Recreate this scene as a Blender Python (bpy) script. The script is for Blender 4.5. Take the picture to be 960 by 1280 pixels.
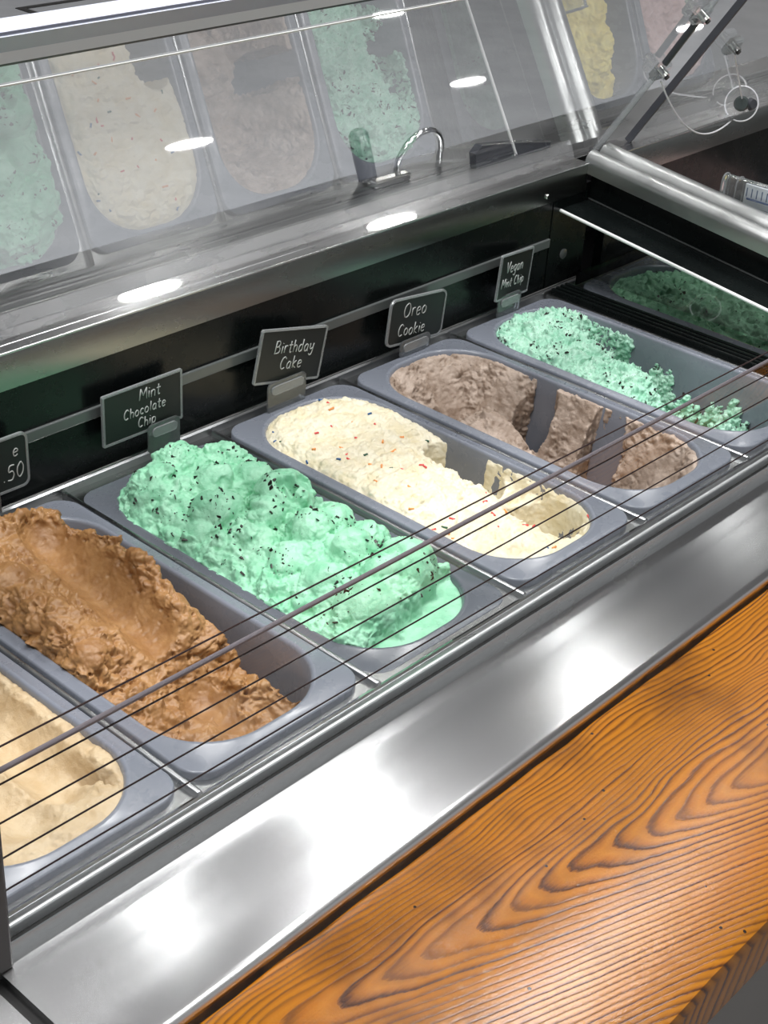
import bpy, bmesh, math, random
import numpy as np
from mathutils import Vector, Matrix

for o in list(bpy.data.objects): bpy.data.objects.remove(o)
scene = bpy.context.scene
COL = scene.collection
PI = math.pi

# ------------------------------------------------------------------ camera
CAM_R = ((0.67653542, -0.7342574, 0.05626624),
         (-0.34128916, -0.38032894, -0.85957641),
         (0.65255003, 0.56233083, -0.50790009))
CAM_C = (-0.49725571, -0.57176306, 0.65726592)
FPX = 1900.0
cam_d = bpy.data.cameras.new('camera')
cam = bpy.data.objects.new('camera', cam_d); COL.objects.link(cam)
cam_d.sensor_fit = 'HORIZONTAL'; cam_d.sensor_width = 36.0; cam_d.lens = 36.0 * FPX / 960.0
cam_d.clip_start = 0.02; cam_d.clip_end = 100
r0, r1, r2 = [Vector(r) for r in CAM_R]
M = Matrix.Identity(4)
for i in range(3):
    M[i][0] = r0[i]; M[i][1] = -r1[i]; M[i][2] = -r2[i]; M[i][3] = CAM_C[i]
cam.matrix_world = M
scene.camera = cam

# ------------------------------------------------------------------ world, exposure
world = bpy.data.worlds.new('world'); scene.world = world; world.use_nodes = True
bgn = world.node_tree.nodes['Background']
bgn.inputs[0].default_value = (0.93, 0.97, 1.0, 1); bgn.inputs[1].default_value = 0.34
vs = scene.view_settings
vs.view_transform = 'Standard'; vs.look = 'None'; vs.exposure = 0.0; vs.gamma = 1.0
vs.use_curve_mapping = False

CEIL_Z = 2.14
def overhead(x, y, size, power, col=(1.0, 0.985, 0.97)):
    d = bpy.data.lights.new('added_key_light', 'AREA'); d.shape = 'RECTANGLE'
    d.size = size[0]; d.size_y = size[1]; d.energy = power; d.color = col
    o = bpy.data.objects.new('added_key_light', d); COL.objects.link(o)
    o.location = (x, y, CEIL_Z - 0.03)
    return o
OVER = [(-0.70, 0.20, (0.45, 0.35), 28), (0.35, 0.15, (0.45, 0.35), 27), (1.45, 0.00, (0.45, 0.35), 25),
        (-0.2, -1.2, (0.5, 0.3), 9), (1.1, -1.2, (0.5, 0.3), 9)]
for a in OVER: overhead(*a)  # unseen key lights added overhead to brighten tubs and counter

# ------------------------------------------------------------------ helpers: objects
def link(o, parent=None):
    COL.objects.link(o)
    if parent is not None: o.parent = parent
    return o
def tag(o, label=None, cat=None, group=None, kind=None):
    if label: o['label'] = label
    if cat: o['category'] = cat
    if group: o['group'] = group
    if kind: o['kind'] = kind
    return o
def empty(name, loc=(0, 0, 0), label=None, cat=None, group=None):
    o = bpy.data.objects.new(name, None); o.empty_display_size = 0.02
    COL.objects.link(o); o.location = loc
    return tag(o, label, cat, group)
def finish(name, bm, mat, parent=None, smooth=False, loc=None, autosmooth=None):
    bmesh.ops.recalc_face_normals(bm, faces=bm.faces)
    me = bpy.data.meshes.new(name); bm.to_mesh(me); bm.free()
    if smooth:
        for p in me.polygons: p.use_smooth = True
    if autosmooth is not None:
        me.set_sharp_from_angle(angle=math.radians(autosmooth))
    me.materials.append(mat)
    o = bpy.data.objects.new(name, me)
    link(o, parent)
    if loc is not None: o.location = loc
    return o
def pydata(name, V, F, mat, parent=None, smooth=True, loc=None):
    me = bpy.data.meshes.new(name); me.from_pydata(V, [], F); me.update()
    if smooth:
        me.polygons.foreach_set('use_smooth', [True] * len(me.polygons))
    me.materials.append(mat)
    o = bpy.data.objects.new(name, me); link(o, parent)
    if loc is not None: o.location = loc
    return o
def add_box(bm, c, s, bevel=0.0, mat=None, seg=2):
    r = bmesh.ops.create_cube(bm, size=1.0)
    vs_ = r['verts']
    for v in vs_:
        v.co = Vector((v.co.x * s[0], v.co.y * s[1], v.co.z * s[2]))
        if mat is not None: v.co = mat @ v.co
        v.co += Vector(c)
    if bevel > 0:
        es = list({e for v in vs_ for e in v.link_edges})
        bmesh.ops.bevel(bm, geom=es, offset=bevel, segments=seg, affect='EDGES', profile=0.5)
def box(name, x0, x1, y0, y1, z0, z1, mat, parent=None, bevel=0.0, seg=2):
    bm = bmesh.new()
    add_box(bm, ((x0 + x1) / 2, (y0 + y1) / 2, (z0 + z1) / 2), (x1 - x0, y1 - y0, z1 - z0), bevel, None, seg)
    return finish(name, bm, mat, parent)
def add_tube(bm, pts, r, n=10, closed=False, caps=True):
    pts = [Vector(p) for p in pts]; N = len(pts); rings = []
    prev = None
    for i, p in enumerate(pts):
        if closed: t = pts[(i + 1) % N] - pts[(i - 1) % N]
        else: t = pts[min(i + 1, N - 1)] - pts[max(i - 1, 0)]
        t.normalize()
        if prev is None:
            a = Vector((0, 0, 1)) if abs(t.z) < 0.9 else Vector((1, 0, 0))
            u = t.cross(a).normalized()
        else:
            u = (prev - t * prev.dot(t))
            u = u.normalized() if u.length > 1e-6 else t.orthogonal().normalized()
        prev = u; w = t.cross(u)
        rr = r[i] if isinstance(r, (list, tuple)) else r
        rings.append([bm.verts.new(p + (u * math.cos(2 * PI * k / n) + w * math.sin(2 * PI * k / n)) * rr) for k in range(n)])
    m = N if closed else N - 1
    for i in range(m):
        a, b = rings[i], rings[(i + 1) % N]
        for k in range(n):
            bm.faces.new((a[k], a[(k + 1) % n], b[(k + 1) % n], b[k]))
    if caps and not closed:
        bm.faces.new(rings[0]); bm.faces.new(rings[-1])
def tube(name, pts, r, mat, parent=None, n=10, closed=False):
    bm = bmesh.new(); add_tube(bm, pts, r, n, closed); return finish(name, bm, mat, parent, smooth=True, autosmooth=50)
def extrude_profile(name, prof, a, b, mat, parent=None, smooth_ang=40):
    """prof: list of (p,q) offsets -> vectors; a,b: functions mapping (p,q) to the two end points"""
    bm = bmesh.new()
    A = [bm.verts.new(a(p, q)) for p, q in prof]; B = [bm.verts.new(b(p, q)) for p, q in prof]
    n = len(prof)
    for i in range(n):
        bm.faces.new((A[i], A[(i + 1) % n], B[(i + 1) % n], B[i]))
    bm.faces.new(A); bm.faces.new(B)
    return finish(name, bm, mat, parent, smooth=True, autosmooth=smooth_ang)
def outline(hx, hy, r, n=10):
    r = min(r, hx, hy); P = []
    for cx, cy, a0 in ((hx - r, hy - r, 0), (-hx + r, hy - r, 90), (-hx + r, -hy + r, 180), (hx - r, -hy + r, 270)):
        for k in range(n + 1):
            a = math.radians(a0 + 90 * k / n); P.append((cx + r * math.cos(a), cy + r * math.sin(a)))
    return P
def loft(bm, rings, cap_last=False, cap_first=False):
    R = [[bm.verts.new(p) for p in ring] for ring in rings]; n = len(R[0])
    for a, b in zip(R[:-1], R[1:]):
        for k in range(n): bm.faces.new((a[k], a[(k + 1) % n], b[(k + 1) % n], b[k]))
    if cap_last: bm.faces.new(R[-1])
    if cap_first: bm.faces.new(R[0])

# ------------------------------------------------------------------ helpers: materials
def s2l(c):
    return tuple(((v / 255) / 12.92 if v / 255 <= 0.04045 else ((v / 255 + 0.055) / 1.055) ** 2.4) for v in c)
class NT:
    def __init__(self, name):
        self.m = bpy.data.materials.new(name); self.m.use_nodes = True
        self.t = self.m.node_tree; self.p = self.t.nodes['Principled BSDF']; self.out = self.t.nodes['Material Output']
    def n(self, typ, **kw):
        nd = self.t.nodes.new(typ)
        for k, v in kw.items():
            if k.startswith('i_'):
                key = k[2:].replace('_', ' ')
                nd.inputs[key].default_value = v
            else: setattr(nd, k, v)
        return nd
    def l(self, a, ao, b, bi): self.t.links.new(a.outputs[ao], b.inputs[bi])
    def set(self, **kw):
        for k, v in kw.items():
            self.p.inputs[k.replace('_', ' ')].default_value = v
    def coords(self, scale=(1, 1, 1), kind='Object', rot=(0, 0, 0)):
        tc = self.n('ShaderNodeTexCoord'); mp = self.n('ShaderNodeMapping')
        mp.inputs['Scale'].default_value = scale; mp.inputs['Rotation'].default_value = rot
        self.l(tc, kind, mp, 'Vector'); return mp
    def noise(self, vec, scale, detail=4, rough=0.55, dist=0.0):
        nd = self.n('ShaderNodeTexNoise'); nd.inputs['Scale'].default_value = scale
        nd.inputs['Detail'].default_value = detail; nd.inputs['Roughness'].default_value = rough
        nd.inputs['Distortion'].default_value = dist
        if vec is not None: self.l(vec, 'Vector' if 'Vector' in vec.outputs else 0, nd, 'Vector')
        return nd
    def ramp(self, src, so, stops, interp='LINEAR'):
        r = self.n('ShaderNodeValToRGB'); e = r.color_ramp.elements; r.color_ramp.interpolation = interp
        while len(e) > 1: e.remove(e[-1])
        e[0].position = stops[0][0]; e[0].color = (*stops[0][1], 1)
        for p, c in stops[1:]:
            k = e.new(p); k.color = (*c, 1)
        self.l(src, so, r, 'Fac'); return r
    def bump(self, src, so, strength, dist):
        b = self.n('ShaderNodeBump'); b.inputs['Strength'].default_value = strength; b.inputs['Distance'].default_value = dist
        self.l(src, so, b, 'Height'); self.l(b, 'Normal', self.p, 'Normal'); return b
def plain(name, rgb, rough=0.5, metal=0.0, **kw):
    t = NT(name); t.set(Base_Color=(*s2l(rgb), 1), Roughness=rough, Metallic=metal); t.set(**kw) if kw else None
    return t.m
def steel(name, base, rough, brush=(2, 400, 400), bstr=0.05, aniso=0.0, tint_noise=True):
    t = NT(name); t.set(Metallic=1.0, Roughness=rough, Base_Color=(*base, 1))
    v = t.coords(brush); nz = t.noise(v, 1.0, 3)
    v2 = t.coords((9, 22, 22)); n2 = t.noise(v2, 1.0, 5)
    mr = t.n('ShaderNodeMapRange'); t.l(n2, 'Fac', mr, 'Value')
    mr.inputs['From Min'].default_value = 0.3; mr.inputs['From Max'].default_value = 0.7
    mr.inputs['To Min'].default_value = rough * 0.8; mr.inputs['To Max'].default_value = rough * 1.25
    if tint_noise: t.l(mr, 'Result', t.p, 'Roughness')
    if aniso > 0:
        t.set(Anisotropic=aniso)
        cx = t.n('ShaderNodeCombineXYZ'); cx.inputs[1].default_value = 1.0
        t.l(cx, 'Vector', t.p, 'Tangent')
    if bstr > 0: t.bump(nz, 'Fac', bstr, 0.001)
    return t.m
def clear_glass(name, ior=1.5, tint=(1, 1, 1), rough=0.0, boost=1.0, haze=0.0):
    """thin clear sheet: transparent body with Fresnel reflection on its faces"""
    t = NT(name); t.t.nodes.remove(t.p)
    tr = t.n('ShaderNodeBsdfTransparent'); tr.inputs[0].default_value = (*tint, 1)
    gl = t.n('ShaderNodeBsdfGlossy'); gl.inputs['Roughness'].default_value = rough
    gl.inputs[0].default_value = (1, 1, 1, 1)
    fr = t.n('ShaderNodeFresnel'); fr.inputs['IOR'].default_value = ior
    geo = t.n('ShaderNodeNewGeometry')
    mx = t.n('ShaderNodeMixShader')
    src = fr
    if boost != 1.0:
        mt = t.n('ShaderNodeMath', operation='MULTIPLY'); t.l(fr, 0, mt, 0); mt.inputs[1].default_value = boost; mt.use_clamp = True; src = mt
    t.l(src, 0, mx, 0); t.l(tr, 0, mx, 1); t.l(gl, 0, mx, 2)
    last = mx
    if haze > 0:
        df = t.n('ShaderNodeBsdfDiffuse'); df.inputs[0].default_value = (0.75, 0.78, 0.8, 1)
        m2 = t.n('ShaderNodeMixShader'); m2.inputs[0].default_value = haze
        t.l(mx, 0, m2, 1); t.l(df, 0, m2, 2); last = m2
    t.l(last, 0, t.out, 'Surface'); return t.m

MAT = {}
MAT['steel_ledge'] = steel('brushed_steel_ledge', (0.76, 0.77, 0.785), 0.20, (3, 500, 500), 0.0, 0.88, False)
MAT['steel'] = steel('steel', (0.60, 0.61, 0.61), 0.24, (3, 500, 500), 0.04)
MAT['steel_dark'] = steel('rail_steel', (0.40, 0.41, 0.42), 0.30, (3, 500, 500), 0.04)
MAT['steel_shelf'] = steel('shelf_steel', (0.60, 0.605, 0.62), 0.26, (3, 260, 260), 0.02)
_sh = bpy.data.materials['shelf_steel'].node_tree.nodes['Principled BSDF']; _sh.inputs['Coat Weight'].default_value = 0.6; _sh.inputs['Coat Roughness'].default_value = 0.02
MAT['chrome'] = steel('polished_steel', (0.8, 0.8, 0.8), 0.10, (5, 100, 100), 0.01)
MAT['white_edge'] = plain('bright_edge_metal', (235, 238, 240), 0.3, 0.6)
MAT['gasket'] = plain('black_gasket', (14, 14, 15), 0.55)
MAT['dark_post'] = plain('dark_brown_post', (26, 16, 13), 0.5)
MAT['alu'] = plain('pale_aluminium', (172, 177, 192), 0.45, 0.3)
MAT['alu_dark'] = plain('grey_aluminium', (206, 210, 210), 0.5, 0.0)
MAT['etch'] = plain('white_etched_line', (240, 242, 242), 0.5)
MAT['dark_plastic'] = plain('dark_grey_plastic', (60, 62, 68), 0.4)
t = NT('black_acrylic'); t.set(Base_Color=(0.006, 0.008, 0.008, 1), Roughness=0.12)
v = t.coords((30, 30, 30)); nz = t.noise(v, 1.0, 6, 0.7)
rr = t.ramp(nz, 'Fac', [(0.3, (0.16,) * 3), (0.75, (0.38,) * 3)]); t.l(rr, 'Color', t.p, 'Roughness'); t.p.inputs['Specular IOR Level'].default_value = 0.25
MAT['black'] = t.m
MAT['glass'] = clear_glass('guard_glass', 1.85, (0.95, 0.96, 0.96), 0.0, 1.35)
MAT['front_glass'] = clear_glass('front_glass', 1.45, (0.97, 0.98, 0.98))
MAT['lid'] = clear_glass('dimming_tint', 1.4, (0.62, 0.64, 0.64))
MAT['acrylic'] = clear_glass('clear_acrylic', 1.5, (0.88, 0.9, 0.9), 0.05, 1.0, 0.07)
MAT['acrylic_edge'] = clear_glass('acrylic_edge', 1.5, (0.8, 0.82, 0.82), 0.1, 1.0, 0.26)
MAT['wire'] = plain('dark_red_wire', (34, 12, 10), 0.5)
MAT['strip'] = plain('grey_glass_edge', (104, 98, 103), 0.4)
t = NT('chalk_marker'); t.set(Base_Color=(*s2l((178, 182, 180)), 1), Roughness=0.8); MAT['chalk'] = t.m
MAT['card'] = plain('black_card', (20, 26, 25), 0.5)

def pan_mat(name, rgb, rough):
    t = NT(name); t.set(Base_Color=(*s2l(rgb), 1), Roughness=rough)
    t.p.inputs['Specular IOR Level'].default_value = 0.5
    v = t.coords((1, 1, 1)); n = t.noise(v, 40, 5)
    r = t.ramp(n, 'Fac', [(0.35, (rough * 0.8,) * 3), (0.7, (rough * 1.4,) * 3)]); t.l(r, 'Color', t.p, 'Roughness')
    n2 = t.noise(v, 300, 3); t.bump(n2, 'Fac', 0.05, 0.0004)
    return t.m
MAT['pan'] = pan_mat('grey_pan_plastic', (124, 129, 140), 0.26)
MAT['pan_shaded'] = pan_mat('shaded_grey_pan_plastic', (98, 103, 111), 0.24)  # same plastic as the pan, with shade put into the colour

def ice(name, c1, c2, fine=900, sss=0.0, rough=0.42, spots=None, spot_scale=260, spot_thr=0.12, bump=0.5, coat=0.0):
    t = NT(name)
    v = t.coords((1, 1, 1))
    n = t.noise(v, 55, 6, 0.6)
    r = t.ramp(n, 'Fac', [(0.36, s2l(c2)), (0.62, s2l(c1))])
    col = r
    if spots:
        vo = t.n('ShaderNodeTexVoronoi'); vo.inputs['Scale'].default_value = spot_scale
        wn = t.noise(v, 170, 2); mxv = t.n('ShaderNodeMix', data_type='VECTOR'); mxv.inputs[0].default_value = 0.012
        t.l(v, 'Vector', mxv, 4); t.l(wn, 'Color', mxv, 5); t.l(mxv, 1, vo, 'Vector')
        lt = t.n('ShaderNodeMath', operation='LESS_THAN'); t.l(vo, 'Distance', lt, 0); lt.inputs[1].default_value = spot_thr
        gate = t.noise(v, 60, 2); g2 = t.n('ShaderNodeMath', operation='GREATER_THAN'); t.l(gate, 'Fac', g2, 0); g2.inputs[1].default_value = 0.5
        mm = t.n('ShaderNodeMath', operation='MULTIPLY'); t.l(lt, 0, mm, 0); t.l(g2, 0, mm, 1)
        mx = t.n('ShaderNodeMix', data_type='RGBA'); t.l(mm, 0, mx, 0); t.l(r, 'Color', mx, 6); mx.inputs[7].default_value = (*s2l(spots), 1)
        t.l(mx, 2, t.p, 'Base Color')
    else:
        t.l(r, 'Color', t.p, 'Base Color')
    t.set(Roughness=rough)
    t.p.inputs['Subsurface Weight'].default_value = sss
    t.p.inputs['Subsurface Radius'].default_value = (1.0, 0.8, 0.6); t.p.inputs['Subsurface Scale'].default_value = 0.004
    nf = t.noise(v, fine, 5, 0.65)
    t.bump(nf, 'Fac', bump, 0.0012)
    return t.m
MAT['mocha'] = ice('mocha_ice_cream', (172, 130, 84), (148, 106, 64), 800, 0.0, 0.4, bump=0.3)
MAT['tan'] = ice('tan_ice_cream', (208, 187, 153), (195, 170, 132), 700, 0.0, 0.45)
MAT['mint'] = ice('mint_ice_cream', (166, 225, 192), (136, 207, 168), 700, 0.0, 0.33, (40, 32, 28), 330, 0.09)
MAT['cake'] = ice('cream_ice_cream', (241, 234, 211), (231, 219, 184), 650, 0.0, 0.4)
MAT['cookie'] = ice('taupe_cookie_ice_cream', (190, 172, 158), (150, 130, 114), 800, 0.0, 0.45, (70, 55, 48), 300, 0.12)
MAT['vegan'] = ice('pale_mint_ice_cream', (190, 234, 212), (150, 210, 182), 800, 0.0, 0.42, (38, 32, 30), 420, 0.2)
MAT['mint_shaded'] = ice('shaded_mint_ice_cream', (140, 190, 156), (100, 150, 118), 800, 0.0, 0.5, (50, 45, 40), 330, 0.16)  # mint darkened and greyed: shade put into the colour
MAT['yellow'] = ice('yellow_ice_cream', (236, 222, 130), (222, 202, 104), 600, 0.0, 0.5)
MAT['pink'] = ice('dusty_pink_ice_cream', (205, 178, 176), (180, 150, 146), 700, 0.0, 0.5)
MAT['choc'] = plain('dark_chocolate', (30, 22, 19), 0.4)
MAT['sprk_blue'] = plain('blue_sprinkle', (45, 95, 150), 0.4)
MAT['sprk_red'] = plain('red_sprinkle', (225, 85, 85), 0.4)
MAT['sprk_orange'] = plain('orange_sprinkle', (240, 160, 90), 0.4)
MAT['sprk_green'] = plain('green_sprinkle', (40, 90, 65), 0.4)

# ------------------------------------------------------------------ setting
t = NT('ceiling_paint'); t.set(Base_Color=(0.80, 0.80, 0.80, 1), Roughness=0.9); MAT['ceiling'] = t.m
t = NT('wall_paint'); t.set(Base_Color=(0.30, 0.29, 0.28, 1), Roughness=0.9)
v = t.coords((1, 1, 1)); n = t.noise(v, 2.0, 3); r = t.ramp(n, 'Fac', [(0.3, (0.27, 0.26, 0.25)), (0.7, (0.33, 0.32, 0.31))]); t.l(r, 'Color', t.p, 'Base Color')
MAT['wall'] = t.m
t = NT('floor_concrete'); v = t.coords((1, 1, 1)); n = t.noise(v, 6.0, 8)
r = t.ramp(n, 'Fac', [(0.3, (0.22, 0.20, 0.19)), (0.7, (0.30, 0.28, 0.27))]); t.l(r, 'Color', t.p, 'Base Color'); t.set(Roughness=0.5); MAT['floor'] = t.m
FLOOR = -0.95
tag(box('floor', -4, 13, -5, 9, FLOOR - 0.1, FLOOR, MAT['floor']), kind='structure')
tag(box('ceiling', -4, 13, -5, 9, CEIL_Z, CEIL_Z + 0.1, MAT['ceiling']), kind='structure')
tag(box('wall_back', -4, 13, 9, 9.1, FLOOR, CEIL_Z, MAT['wall']), kind='structure')

# ------------------------------------------------------------------ dipping cabinet
cab = empty('dipping_cabinet', (0.3, 0.17, FLOOR), 'stainless steel ice cream dipping cabinet with black inner back panel', 'cabinet')
CO = Vector((-0.3, -0.17, -FLOOR))
def cpart(o):
    o.parent = cab; o.location = o.location + CO; return o
P = 0.17
PANS = [-0.255, -0.085, 0.085, 0.255, 0.425, 0.595, 0.765]
PANS2 = [0.978, 1.205, 1.375]
YC = 0.181
def holed_plate(name, x0, x1, y0, y1, holes, z, th, mat, bev=0.0):
    cu = bpy.data.curves.new(name, 'CURVE'); cu.dimensions = '2D'; cu.fill_mode = 'BOTH'
    cu.extrude = th / 2; cu.bevel_depth = bev; cu.bevel_resolution = 2
    def spl(pts):
        s = cu.splines.new('POLY'); s.points.add(len(pts) - 1); s.use_cyclic_u = True
        for i, p in enumerate(pts): s.points[i].co = (p[0], p[1], 0, 1)
    spl([(x0, y0), (x1, y0), (x1, y1), (x0, y1)])
    for cx, cy, hx, hy, r in holes:
        spl([(cx + a, cy + b) for a, b in outline(hx, hy, r, 8)])
    tmp = bpy.data.objects.new('tmp', cu); COL.objects.link(tmp)
    dg = bpy.context.evaluated_depsgraph_get(); me = bpy.data.meshes.new_from_object(tmp.evaluated_get(dg))
    bpy.data.objects.remove(tmp); me.materials.clear(); me.materials.append(mat)
    for v_ in me.vertices: v_.co.z += z
    o = bpy.data.objects.new(name, me); COL.objects.link(o); return o
cpart(holed_plate('pan_frame', -0.345, 0.868, -0.0125, 0.374, [(x, YC, 0.0735, 0.1685, 0.02) for x in PANS], -0.010, 0.004, MAT['steel'], 0.0015))
cpart(holed_plate('pan_frame', 0.885, 1.50, -0.0125, 0.374, [(x, YC, 0.0735, 0.1685, 0.02) for x in PANS2], -0.010, 0.004, MAT['steel'], 0.0015))
# divider bars between pans
for k in range(-2, 6):
    x = P * k
    if x > 0.86: continue
    bm = bmesh.new(); add_box(bm, (x, YC, -0.0065), (0.0046, 0.368, 0.010), 0.0014)
    cpart(finish('divider_bar', bm, MAT['steel_dark'], smooth=True, autosmooth=60))
# grooved dark track between the two sections
for i in range(4):
    bm = bmesh.new(); add_box(bm, (0.862 + i * 0.0085, YC, -0.004), (0.0042, 0.372, 0.012), 0.001)
    cpart(finish('track_rib', bm, MAT['black']))
cpart(box('track_base', 0.853, 0.896, -0.005, 0.374, -0.03, -0.0125, MAT['gasket']))
# front rail: inner bead, top strip, outer bead
XL, XR = -0.40, 1.6
def xprof(name, prof, mat, x0=XL, x1=XR, ang=40):
    o = extrude_profile(name, prof, lambda p, q: (x0, p, q), lambda p, q: (x1, p, q), mat, None, ang)
    return cpart(o)
xprof('inner_bead', [(-0.0035, -0.012), (-0.0015, -0.007), (-0.0025, -0.0035), (-0.0045, -0.0028), (-0.0062, -0.004), (-0.0066, -0.012)], MAT['chrome'])
xprof('rail_strip', [(-0.006, -0.02), (-0.006, -0.0045), (-0.0148, -0.0015), (-0.0148, -0.02)], MAT['steel_dark'])
xprof('outer_bead', [(-0.0146, -0.02)] + [(-0.0162 + 0.0018 * math.cos(a), 0.0002 + 0.0018 * math.sin(a)) for a in np.linspace(0, PI, 9)] + [(-0.018, -0.02)], MAT['white_edge'])
cpart(box('slot_gasket', XL, XR, -0.0252, -0.018, -0.03, -0.0065, MAT['gasket']))
xprof('apron', [(-0.0250, -0.03), (-0.0250, -0.0015), (-0.0262, 0.0), (-0.0272, -0.0012), (-0.0272, -0.03)], MAT['steel'])
# ledge: trapezoid with rolled edge; front edge runs very slightly askew
LZ = -0.016
def ledge_y(x): return -0.1235 + 0.0145 * (x + 0.13)
def ledge(name, x0, x1, mat):
    bm = bmesh.new(); prof = [(None, 0.0)]
    ring = []
    nx = 2
    cols = []
    for x in (x0, x1):
        yf = ledge_y(x); c = [(x, -0.0268, LZ)]
        for k in range(9):
            a = PI / 2 + (PI * 0.62) * k / 8
            c.append((x, yf + 0.007 + 0.007 * math.cos(a), LZ - 0.007 + 0.007 * math.sin(a)))
        c += [(x, yf + 0.006, LZ - 0.03), (x, -0.0268, LZ - 0.03)]
        cols.append([bm.verts.new(p) for p in c])
    n = len(cols[0])
    for i in range(n): bm.faces.new((cols[0][i], cols[0][(i + 1) % n], cols[1][(i + 1) % n], cols[1][i]))
    bm.faces.new(cols[0]); bm.faces.new(cols[1])
    return cpart(finish(name, bm, mat, smooth=True, autosmooth=40))
ledge('ledge', -0.172, 1.6, MAT['steel_ledge'])
ledge('ledge', -0.60, -0.181, MAT['steel_ledge'])
cpart(box('ledge_gap_filler', -0.183, -0.170, -0.119, -0.027, -0.046, -0.022, MAT['gasket']))
# rear black panel, ticket strip, shelf
BACK = 0.377
t_ = box('back_panel', XL, 0.858, BACK, BACK + 0.012, -0.02, 0.112, MAT['black']); cpart(t_)
t_ = box('back_panel', 0.8605, 0.930, BACK, BACK + 0.012, -0.02, 0.112, MAT['black']); cpart(t_)
t_ = box('back_panel', 0.97, XR, BACK, BACK + 0.012, -0.02, 0.112, MAT['black']); cpart(t_)
xprof('back_sill', [(0.3665, -0.012), (0.3665, 0.0005), (0.3685, 0.002), (0.3705, 0.0005), (0.3705, -0.003), (0.377, -0.003), (0.377, -0.012)], MAT['steel_dark'])
xprof('sill_bead', [(0.3735 + 0.0014 * math.cos(a), -0.0006 + 0.0018 * math.sin(a)) for a in np.linspace(0, 2 * PI, 11)[:-1]], MAT['chrome'])
MAT['ticket'] = plain('grey_ticket_channel', (92, 96, 96), 0.25)
cpart(box('ticket_strip', XL, 0.857, 0.3735, BACK, 0.0500, 0.0605, MAT['ticket'], None, 0.001))
MAT['lip'] = steel('lip_steel', (0.27, 0.28, 0.27), 0.25, (3, 300, 300), 0.03)
SZ = 0.137
def shelf(x0, x1):
    cpart(extrude_profile('shelf_lip', [(0.3745, 0.104), (0.3745, SZ - 0.002), (0.3752, SZ - 0.0002), (0.378, SZ - 0.0005), (0.378, 0.104)], lambda p, q: (x0, p, q), lambda p, q: (x1, p, q), MAT['lip']))
    cpart(extrude_profile('shelf_edge', [(0.3742 + 0.0012 * math.cos(a), SZ - 0.0008 + 0.0012 * math.sin(a)) for a in np.linspace(0, 2 * PI, 11)[:-1]], lambda p, q: (x0, p, q), lambda p, q: (x1, p, q), MAT['steel']))
    cpart(extrude_profile('shelf_top', [(0.3755, SZ - 0.008), (0.3755, SZ), (0.386, SZ), (0.3865, SZ - 0.0006), (0.3872, SZ), (0.41, SZ), (0.41, SZ - 0.008)], lambda p, q: (x0, p, q), lambda p, q: (x1, p, q), MAT['steel_shelf'], None, 20))
shelf(-0.6, 0.916)
shelf(0.965, 2.2)
cpart(box('outer_body', -0.6, 2.2, 0.4105, 0.43, FLOOR, 0.1215, MAT['steel_dark']))
cpart(box('outer_ledge', -0.6, 2.2, 0.4105, 0.53, 0.122, 0.128, MAT['steel_dark'], None, 0.001))
cpart(box('front_body', -0.6, 1.6, -0.105, -0.08, FLOOR, -0.05, MAT['steel_dark']))
cpart(box('tub_well', -0.5, 1.6, -0.005, 0.372, -0.30, -0.16, MAT['steel_dark']))
MAT['rail'] = steel('frosted_rail_steel', (0.44, 0.455, 0.455), 0.36, (300, 300, 300), 0.12)
# end rail between the two sections, sloping down towards the front
RA = Vector((0.0, 0.379, 0.137)); RB = Vector((0.0, -0.04, 0.088))
rprof = []
for k in range(13):
    a = PI - PI * k / 12; rprof.append((0.927 + 0.0125 * math.cos(a), 0.0 + 0.0115 * math.sin(a)))
for k in range(1, 13):
    a = PI - PI * k / 12; rprof.append((0.9545 + 0.0145 * math.cos(a), 0.001 + 0.0135 * math.sin(a)))
rprof += [(0.969, -0.012), (0.9145, -0.012)]
cpart(extrude_profile('end_rail', rprof, lambda p, q: (p, RA.y, RA.z + q), lambda p, q: (p, RB.y, RB.z + q), MAT['rail'], None, 35))
def ep(y, dz): # point on the sloping line under the rail
    f_ = (RA.y - y) / (RA.y - RB.y); return RA.z + (RB.z - RA.z) * f_ + dz
def slope_plate(name, x0, x1, y0, y1, d0, d1, mat):
    bm = bmesh.new(); V = []
    for x in (x0, x1):
        V.append([bm.verts.new((x, y, ep(y, d))) for y, d in ((y0, d0), (y1, d0), (y1, d1), (y0, d1))])
    for i in range(4): bm.faces.new((V[0][i], V[0][(i + 1) % 4], V[1][(i + 1) % 4], V[1][i]))
    bm.faces.new(V[0]); bm.faces.new(V[1])
    return cpart(finish(name, bm, mat))
slope_plate('end_panel', 0.928, 0.934, RB.y, BACK, -0.0455, -0.008, MAT['black'])
slope_plate('dark_glass_shelf', 0.8745, 0.934, RB.y, BACK, -0.0485, -0.0455, MAT['black'])
cpart(tube('panel_edge', [(0.874, BACK, ep(BACK, -0.0472)), (0.874, RB.y, ep(RB.y, -0.0472))], 0.0019, MAT['etch'], None, 10))
slope_plate('panel_seam', 0.9268, 0.9280, RB.y, BACK, -0.0450, -0.0436, MAT['ticket'])
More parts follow.
